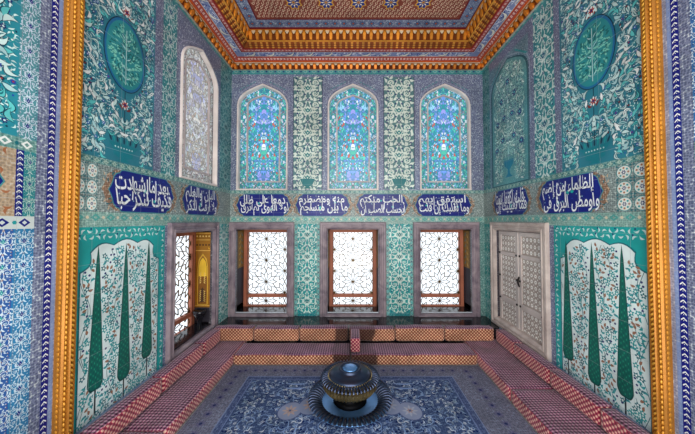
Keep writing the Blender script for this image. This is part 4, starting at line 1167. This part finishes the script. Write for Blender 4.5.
# lower gilded bracket row
P = MB(); strip(P, .0, 2.63, .03, 2.63, S('#cfc4b4')); strip(P, .03, 2.63, .03, 2.71, S('#7a3a18')); strip(P, .03, 2.71, .085, 2.71, GO); strip(P, .085, 2.71, .085, 2.725, S('#d8c9b0')); strip(P, 0, 2.64, .031, 2.64, S('#cfc4b4'))
def brackets(P, a, h0, h1, out, pitch, wd, col, capcol, dark):
    for mp_, s0, s1, W in seg_maps(a, h0, a, h1):
        n = round((s1-s0-a*.0)/pitch); st = (s1-s0)/n
        for k in range(n):
            s = s0+(k+.5)*st; w = wd/2; Hh = W
            # corbel: narrow rounded foot, wide head
            rows = [[mp_(s-w*.72, Hh*.06, .0), mp_(s-w*.55, Hh*.06, out*.35), mp_(s+w*.55, Hh*.06, out*.35), mp_(s+w*.72, Hh*.06, 0)],
                    [mp_(s-w*.9, Hh*.3, .0), mp_(s-w*.7, Hh*.3, out*.6), mp_(s+w*.7, Hh*.3, out*.6), mp_(s+w*.9, Hh*.3, 0)],
                    [mp_(s-w, Hh*.75, .0), mp_(s-w*.9, Hh*.75, out), mp_(s+w*.9, Hh*.75, out), mp_(s+w, Hh*.75, 0)],
                    [mp_(s-w*.5, Hh*.98, .0), mp_(s-w*.3, Hh*.98, out), mp_(s+w*.3, Hh*.98, out), mp_(s+w*.5, Hh*.98, 0)]]
            P.grid(rows, var(col, .15), smooth=False); P.face([rows[0][i] for i in (0, 1, 2, 3)], col)
            # cream scallop between corbels
            P.grid([[mp_(s+w*.8+(st-w*1.6)*q/4, Hh*(.94-.34*sin(pi*q/4))+.0, out*1.05) for q in range(5)], [mp_(s+w*.8+(st-w*1.6)*q/4, Hh*1.1, out*1.05) for q in range(5)]], capcol, smooth=False) if k < n-1 else None
brackets(P, .03, 2.63, 2.71, .04, .105, .058, S('#d9832a'), S('#e8dcc6'), None)
P.build('lower_bracket_row', GOLD, cor)
# painted soffit bands
bands = [(.085, 2.725, .105, 2.74, S('#c0531c'), None), (.105, 2.74, .15, 2.775, S('#a8504e', .4), 'pink'), (.15, 2.775, .165, 2.775, S('#c9601f'), None), (.165, 2.775, .275, 2.78, S('#8492bb'), 'blue'),
         (.275, 2.78, .29, 2.78, S('#7a2f22'), None), (.29, 2.78, .335, 2.785, S('#b0585a', .4), 'pink'), (.335, 2.785, .36, 2.79, S('#8f2a20'), None)]
P = MB()
for a0, h0, a1, h1, c, kind in bands:
    strip(P, a0, h0, a1, h1, c)
    if not kind: continue
    for mp_, s0, s1, W in seg_maps(a0, h0, a1, h1):
        P.mp = mp_
        if kind == 'pink':
            n = int((s1-s0)/.055)
            for k in range(n):
                s = s0+(k+.5)*(s1-s0)/n; P.flower(s, W/2, W*.34, S('#f3d8cc'), 1, 4, S('#8a2a2a'), pi/4)
        else:
            n = int((s1-s0)/.30); st = (s1-s0)/n; R = random.Random(4)
            for k in range(n):
                s = s0+(k+.5)*st
                P.leaf(s, W/2, .5, .20, .018, .3, S('#e6e4da'), 2, NAVY)
                for q in range(26): P.leaf(s+R.uniform(-.45, .45)*st, W*R.uniform(.15, .85), R.uniform(0, 6), .05, .006, .4, S('#dfe3ee') if q % 3 else S('#2b3f8c'), 1)
            for t in (.04, .96): P.rect(s0, s1, W*t-.003, W*t+.003, S('#d8d8e0'), 2)
P.build('painted_band', PAINTWOOD, cor)
# coffer side: gilded ribs, then upper bracket row
P = MB(); strip(P, .36, 2.79, .43, 2.85, S('#8f4a18')); strip(P, .43, 2.85, .445, 2.86, S('#e2a040')); strip(P, .445, 2.86, .455, 2.99, S('#83441a')); strip(P, .455, 2.99, .50, 3.0, S('#d2862a')); strip(P, .50, 3.0, .50, 3.03, S('#7a1620'))
for mp_, s0, s1, W in seg_maps(.36, 2.79, .43, 2.85):
    n = round((s1-s0)/.09)
    for k in range(n):
        s = s0+(k+.5)*(s1-s0)/n
        P.grid([[mp_(s-.02, t*W, 0), mp_(s-.016, t*W, .014), mp_(s+.016, t*W, .014), mp_(s+.02, t*W, 0)] for t in (.02, .5, .98)], var(S('#c98a3a'), .2), smooth=False)
    for t in (.33, .66): P.grid([[mp_(s0, t*W-.004, .016), mp_(s1, t*W-.004, .016)], [mp_(s0, t*W+.004, .016), mp_(s1, t*W+.004, .016)]], S('#6a3012'), smooth=False)
brackets(P, .445, 2.86, 2.99, .035, .105, .058, S('#e0922e'), S('#ecd9b8'), None)
P.build('upper_bracket_row', GOLD, cor)
ce = structure('ceiling')
P = MB(); P.box(XL-.4, XR+.4, YN, YB+.4, EYE+3.06, EYE+3.16, S('#7c6f68')); 
P.box(XL-.4, XL+.0, YN, YB+.4, ZC+.1, EYE+3.06, S('#7c6f68')); P.box(XR, XR+.4, YN, YB+.4, ZC+.1, EYE+3.06, S('#7c6f68')); P.box(XL, XR, YB, YB+.4, ZC+.1, EYE+3.06, S('#7c6f68'))
P.build('roof_slab', PLASTER, ce)
ceilmap = lambda s, t, d: (s, t, EYE+3.03-d)
P = MB(ceilmap)
X0, X1, Y1 = XL+.50, XR-.50, YB-.50
P.rect(X0, X1, YN, Y1, S('#7d8aa8', .6), 0)
for (a, b, c, d) in ((X0, X1, Y1-.16, Y1), (X0, X0+.16, YN, Y1-.16), (X1-.16, X1, YN, Y1-.16)):
    L = max(b-a, d-c); n = int(L/.14)
    for k in range(n):
        u = (k+.5)*L/n
        x, y = (a+u, (c+d)/2) if b-a > d-c else ((a+b)/2, c+u)
        P.flower(x, y, .052, S('#3f5f8c'), 1, 8, S('#c3b9a8')); P.disc(x, y, .018, S('#b05a3a'), 3, 6)
P.rect(X0+.16, X1-.16, YN, Y1-.16, S('#6a1a24'), 4)
P.rect(X0+.18, X1-.18, YN, Y1-.18, S('#8a4438', .1), 5)
R = random.Random(12); fx0_, fx1_, fy1_ = X0+.2, X1-.2, Y1-.2
orn = [((XL+XR)/2+(i-.0)*.45, 3.62-j*.52) for i in range(-3, 4) for j in range(8)]
orn = [(x, y) for x, y in orn if fx0_+.15 < x < fx1_-.15 and y < fy1_-.14]
y = 1.2; iy = 0
while y < fy1_-.02:
    x = fx0_+.02+(.033 if iy % 2 else 0)
    while x < fx1_-.02:
        if not any((x-a)**2+(y-b)**2 < .13**2 for a, b in orn):
            P.ribbon([(x+.024*cos(q*.8)*(1-q/9), y+.024*sin(q*.8)*(1-q/9)) for q in range(7)], .008, S('#f0d8bc'), 6)
            P.leaf(x+.02, y-.022, R.uniform(0, 6), .034, .0065, .4, S('#f4dcc2'), 6)
        x += .066
    y += .058; iy += 1
for x, y in orn:
    P.poly([(x+(.125 if k % 2 else .09)*cos(k*pi/8), y+(.14 if k % 2 else .10)*sin(k*pi/8)) for k in range(16)], S('#d8a243'), 7)
    P.poly([(x+(.10 if k % 2 else .07)*cos(k*pi/8), y+(.115 if k % 2 else .08)*sin(k*pi/8)) for k in range(16)], S('#2c3f8c'), 8)
    for k in range(8): P.leaf(x+.05*cos(k*pi/4), y+.055*sin(k*pi/4), k*pi/4, .05, .009, .1, S('#f1e4cc'), 9)
    P.flower(x, y, .03, S('#d8a243'), 10, 6, S('#8a2a2a'))
P.build('painted_field', PAINTWOOD, ce)

# ------------------------------------------------------------------ light, camera
w = bpy.data.worlds.new('daylight'); SC.world = w; w.use_nodes = True
bg = w.node_tree.nodes['Background']; bg.inputs[0].default_value = (.90, .95, 1.0, 1); bg.inputs[1].default_value = 1.35
def area(name, loc, rot, sx, sy, e, col):
    l = bpy.data.lights.new(name, 'AREA'); l.shape = 'RECTANGLE'; l.size = sx; l.size_y = sy; l.energy = e; l.color = col
    o = bpy.data.objects.new(name, l); COL.objects.link(o); o.location = loc; o.rotation_euler = rot; return o
area('alcove_fill', (.1, -1.2, 2.6), (math.radians(88), 0, 0), 3.6, 3.2, 120, (1, .96, .9))  # added unseen area lamp behind the camera, fills the whole alcove
area('cornice_fill', (.1, .2, .5), (math.radians(158), 0, 0), 2.5, 1.2, 75, (1, .86, .68))  # added unseen lamp aimed upward to brighten cornice and ceiling

cam = bpy.data.cameras.new('camera'); co = bpy.data.objects.new('camera', cam); COL.objects.link(co)
cam.sensor_fit = 'HORIZONTAL'; cam.sensor_width = 36; cam.lens = 267/695*36
co.location = (0, 0, EYE); co.rotation_euler = (math.radians(91.5), 0, 0)
cam.shift_x = -4.5/695; cam.shift_y = -3.0/695; cam.clip_start = .05
SC.camera = co
SC.view_settings.view_transform = 'Standard'; SC.view_settings.look = 'None'; SC.view_settings.exposure = .12; SC.view_settings.gamma = .93
SC.cycles.max_bounces = 6; SC.cycles.diffuse_bounces = 4; SC.cycles.use_denoising = True
